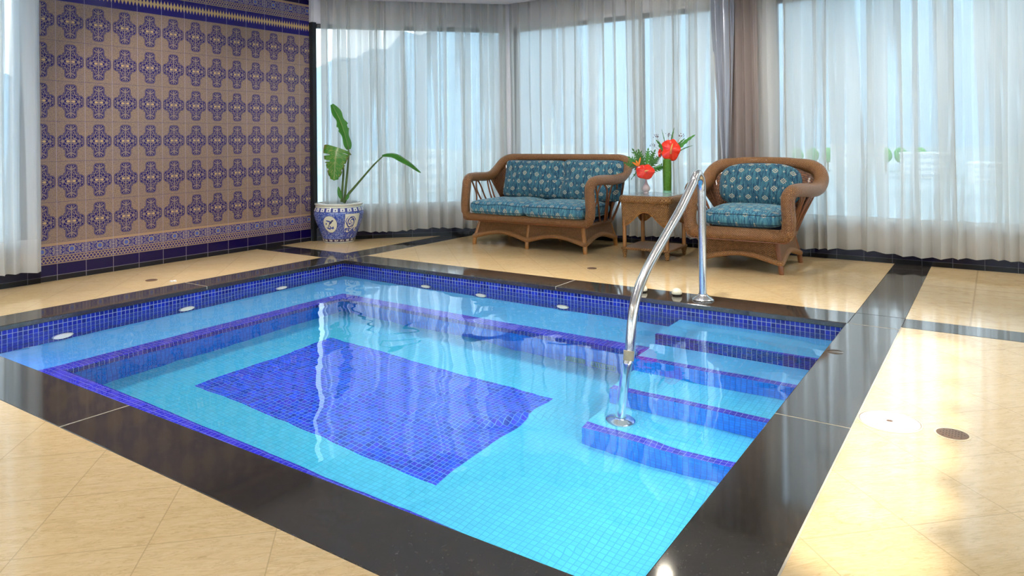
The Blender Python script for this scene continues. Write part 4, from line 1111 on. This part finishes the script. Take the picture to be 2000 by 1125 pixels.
# ------------------------------------------------------------------ ceiling downlights (one read from its glint, the others added as fill)
M_EMIT = mat('lamp_glow', lambda: pbsdf((1, 1, 1), .5, Emission_Color=(1, .93, .82), Emission_Strength=14.0))
def lampdata(name, e, size, blend, col=(1, .95, .88), rad=.05):
    l = bpy.data.lights.new(name, 'SPOT'); l.energy = e; l.spot_size = size; l.spot_blend = blend; l.color = col; l.shadow_soft_size = rad; return l
WARM = lampdata('fill_beam', 64, math.radians(150), .6, (1, .93, .84), .06)  # wide beam added to fill the room with light
WARM.cycles.is_caustics_light = True
for o_ in list(pool.children_recursive): o_.cycles.is_caustics_receiver = True
for o_ in COL.objects:
    if o_.name == 'water': o_.cycles.is_caustics_caster = True
    if o_.name.startswith(('rail_tube', 'base_flange')): o_.cycles.is_caustics_receiver = True
def downlight(x, y, ld, lb, aim=None):
    t = empty('ceiling_downlight', (x, y, ZC), 0, lb, 'ceiling light', 'recessed ceiling downlights')
    k = MB(); k.lathe([(.075, -.001), (.075, -.008), (.060, -.010), (.056, -.004)], 32); k.build('trim_ring', M_STEEL, t)
    k = MB(); k.lathe([(.001, -.0035), (.055, -.0035)], 32); k.f = [q[::1] for q in k.f]; k.build('lamp_lens', M_EMIT, t)
    lo = bpy.data.objects.new('lamp_beam', ld); COL.objects.link(lo); lo.parent = t; lo.location = (0, 0, -.02); lo.rotation_euler = (0, 0, 0) if aim is None else (Vector(aim) - V(x, y, ZC - .02)).to_track_quat('-Z', 'Y').to_euler()
DL = [(4.9, 1.1), (-.6, -3.4), (1.6, -4.3), (3.6, -4.6), (6.4, -3.6), (.6, -6.0), (3.6, -6.6)]
SOFT = lampdata('soft_beam', 16, math.radians(150), .6, (1, .90, .72), .05)
downlight(2.63, 1.15, SOFT, 'recessed downlight in the ceiling over the side table')
SEATL = lampdata('seating_fill_beam', 130, math.radians(75), .9, (1, .95, .88), .07)  # spots added to brighten the far seats, curtains and tiled wall
for x, y, aim in ((1.5, .15, (1.0, 2.2, 1.2)), (3.2, .4, (3.4, 2.2, 1.1)), (.2, -.9, (-.8, 1.1, 1.2)), (2.5, .3, (2.2, 2.25, 1.5)), (4.8, .3, (4.9, 2.25, 1.3)), (.3, -1.6, (-1.27, -.8, 1.0))):
    downlight(x, y, SEATL, 'added ceiling spotlight brightening the curtains and seats', aim)
for i, (x, y) in enumerate(DL):
    downlight(x, y, WARM, 'added fill downlight in the white ceiling')
POOLL = lampdata('pool_fill_beam', 170, math.radians(80), .5, (1, .97, .92), .06); POOLL.cycles.is_caustics_light = True  # overhead spots added to light the basin through the water
for x, y in ((.7, -.6), (2.0, -.6), (3.2, -.5), (3.9, -.8), (.6, -2.0), (2.0, -1.5)):
    downlight(x, y, POOLL, 'added fill downlight in the ceiling over the pool')
SUNL = lampdata('sun_patch_beam', 430, math.radians(12), 1.0, (1, .96, .86), .02)  # narrow spots added to stand in for sunlight on the floor
for y in (-.30, -.66, -1.02, -1.38, -1.74, -2.10, -2.46):
    downlight(4.66, y, SUNL, 'added spot for the sun patch on the floor strip right of the pool')
# unseen area lamps added below the near and right coping to brighten the pool
def strip(loc, rot, sx, sy, e):
    l = bpy.data.lights.new('underwater_fill', 'AREA'); l.shape = 'RECTANGLE'; l.size = sx; l.size_y = sy; l.energy = e; l.color = (.93, .98, 1)
    lo = bpy.data.objects.new('underwater_fill', l); COL.objects.link(lo); lo.location = loc; lo.rotation_euler = rot
strip((2.0, -PB + .012, -.24), (PI / 2, 0, PI), 3.6, .22, 46)
strip((PA - .012, -2.15, -.24), (PI / 2, 0, PI / 2), 1.4, .22, 20)

# ------------------------------------------------------------------ outside
M_MTN = simple('hazy_blue_green_mountain', (.38, .46, .50), .95, var=.10, scale=.01)  # distance haze is mixed into this base colour
M_GRD = simple('pale_city_ground', (.42, .44, .42), .9, var=.3, scale=.02)
mb = MB(); mb.box(-3000, 3000, -200, 3000, -21, -20); tag(mb.build('ground', M_GRD, smooth=False), kind='structure')
import bisect
prof_az = [(-100, 5), (-60, 5.2), (-52, 6.0), (-48, 7.1), (-44, 8.6), (-38, 11), (-30, 12.5), (-20, 13.5), (-8, 13), (5, 12), (20, 10), (40, 9)]
def el_at(az):
    for (a0, e0), (a1, e1) in zip(prof_az, prof_az[1:]):
        if a0 <= az <= a1: return e0 + (e1 - e0) * (az - a0) / (a1 - a0)
    return 9
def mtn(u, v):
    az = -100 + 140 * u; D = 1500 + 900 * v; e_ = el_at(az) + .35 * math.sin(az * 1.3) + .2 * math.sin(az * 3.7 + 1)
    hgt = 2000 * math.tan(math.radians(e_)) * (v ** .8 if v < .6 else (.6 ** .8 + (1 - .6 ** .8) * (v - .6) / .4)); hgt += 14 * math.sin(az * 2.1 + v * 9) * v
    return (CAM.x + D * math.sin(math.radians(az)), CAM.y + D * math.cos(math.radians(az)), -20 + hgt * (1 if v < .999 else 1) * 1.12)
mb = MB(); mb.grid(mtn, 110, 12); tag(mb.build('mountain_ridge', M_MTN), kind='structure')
M_BW = simple('white_building_paint', (.75, .75, .72), .8); M_BT = simple('terracotta_building_paint', (.52, .28, .20), .8); M_BWN = simple('building_window_glass', (.56, .60, .62), .4)
def building(az, D, w, d_, h, m, lb, group=None, floors=8):
    x = CAM.x + D * math.sin(math.radians(az)); y = CAM.y + D * math.cos(math.radians(az))
    t = empty('distant_building', (x, y, -20), -math.radians(az), lb, 'building', group)
    k = MB(); k.box(-w / 2, w / 2, -d_ / 2, d_ / 2, 0, h); k.build('wall', m, t, smooth=False)
    k = MB(); k.box(-w / 2 - .3, w / 2 + .3, -d_ / 2 - .3, d_ / 2 + .3, h, h + .8); k.build('roof', m, t, smooth=False)
    for i in range(floors):
        z0 = h * (i + .35) / floors; k = MB(); k.box(-w * .42, w * .42, -d_ / 2 - .15, -d_ / 2 + .05, z0, z0 + h / floors * .4); k.build('window_band', M_BWN, t, smooth=False)
building(-31.0, 900, 8, 10, 46, M_BW, 'tall white tower seen faintly through the curtain above the loveseat', floors=14)
GB = 'low city buildings seen faintly through the sheer curtains'
rb = random.Random(4)
for i in range(12):
    az = -56 + i * 5.2 + rb.uniform(-1, 1); building(az, rb.uniform(260, 620), rb.uniform(14, 30), 14, rb.uniform(8, 17), M_BW, 'pale low city building far outside, blurred by the sheer curtains', GB, floors=4)
M_TREE = m_leafm('park_tree_green', (.05, .30, .05), (.09, .45, .08), (.15, .5, .12), .8)
for i in range(9):
    az = -12.2 + i * .95 + rb.uniform(-.2, .2); D = 480; x = CAM.x + D * math.sin(math.radians(az)); y = CAM.y + D * math.cos(math.radians(az))
    t = empty('park_tree', (x, y, -20), 0, 'green park tree outside, blurred by the sheer curtain behind the armchair', 'tree', 'park trees outside behind the armchair')
    k = MB(); k.tube([(0, 0, 0), (0, 0, 7)], .5, 8); k.build('trunk', M_STEMR, t)
    k = MB(); ph = rb.uniform(0, 6); k.grid(lambda u, v: ((3.3 + .5 * math.sin(u * 2 * PI * 5 + v * 9 + ph)) * math.sin(PI * v) * math.cos(2 * PI * u), (3.3 + .5 * math.sin(u * 2 * PI * 5 + v * 9 + ph)) * math.sin(PI * v) * math.sin(2 * PI * u), 9.5 - 4.6 * math.cos(PI * v)), 20, 12, cu=True); k.build('crown', M_TREE, t)

# ------------------------------------------------------------------ world and render look
wd = bpy.data.worlds.new('sky'); S.world = wd; wd.use_nodes = True; nt = wd.node_tree; nt.nodes.clear(); X.nt = nt
out = nt.nodes.new('ShaderNodeOutputWorld'); bgn = nt.nodes.new('ShaderNodeBackground')
tc = nt.nodes.new('ShaderNodeTexCoord'); sp = nt.nodes.new('ShaderNodeSeparateXYZ'); nt.links.new(tc.outputs['Generated'], sp.inputs[0])
zz = X(sp.outputs[2]); cc = mix(sstep(zz, .0, .5), (.93, .98, 1.0), (.62, .82, 1.0))
nt.links.new(cc.k, bgn.inputs[0]); bgn.inputs[1].default_value = 3.3
nt.links.new(bgn.outputs[0], out.inputs[0])
c = S.cycles
c.use_denoising = True
try: c.denoiser = 'OPENIMAGEDENOISE'
except Exception: pass
c.max_bounces = 8; c.diffuse_bounces = 3; c.glossy_bounces = 4; c.transmission_bounces = 5; c.transparent_max_bounces = 12
c.use_adaptive_sampling = True; c.adaptive_threshold = .08; c.adaptive_min_samples = 16
c.caustics_reflective = False; c.caustics_refractive = True; c.blur_glossy = .5; c.sample_clamp_indirect = 6
S.view_settings.view_transform = 'Standard'; S.view_settings.look = 'None'; S.view_settings.exposure = 0; S.view_settings.gamma = 1
S.view_settings.use_curve_mapping = False
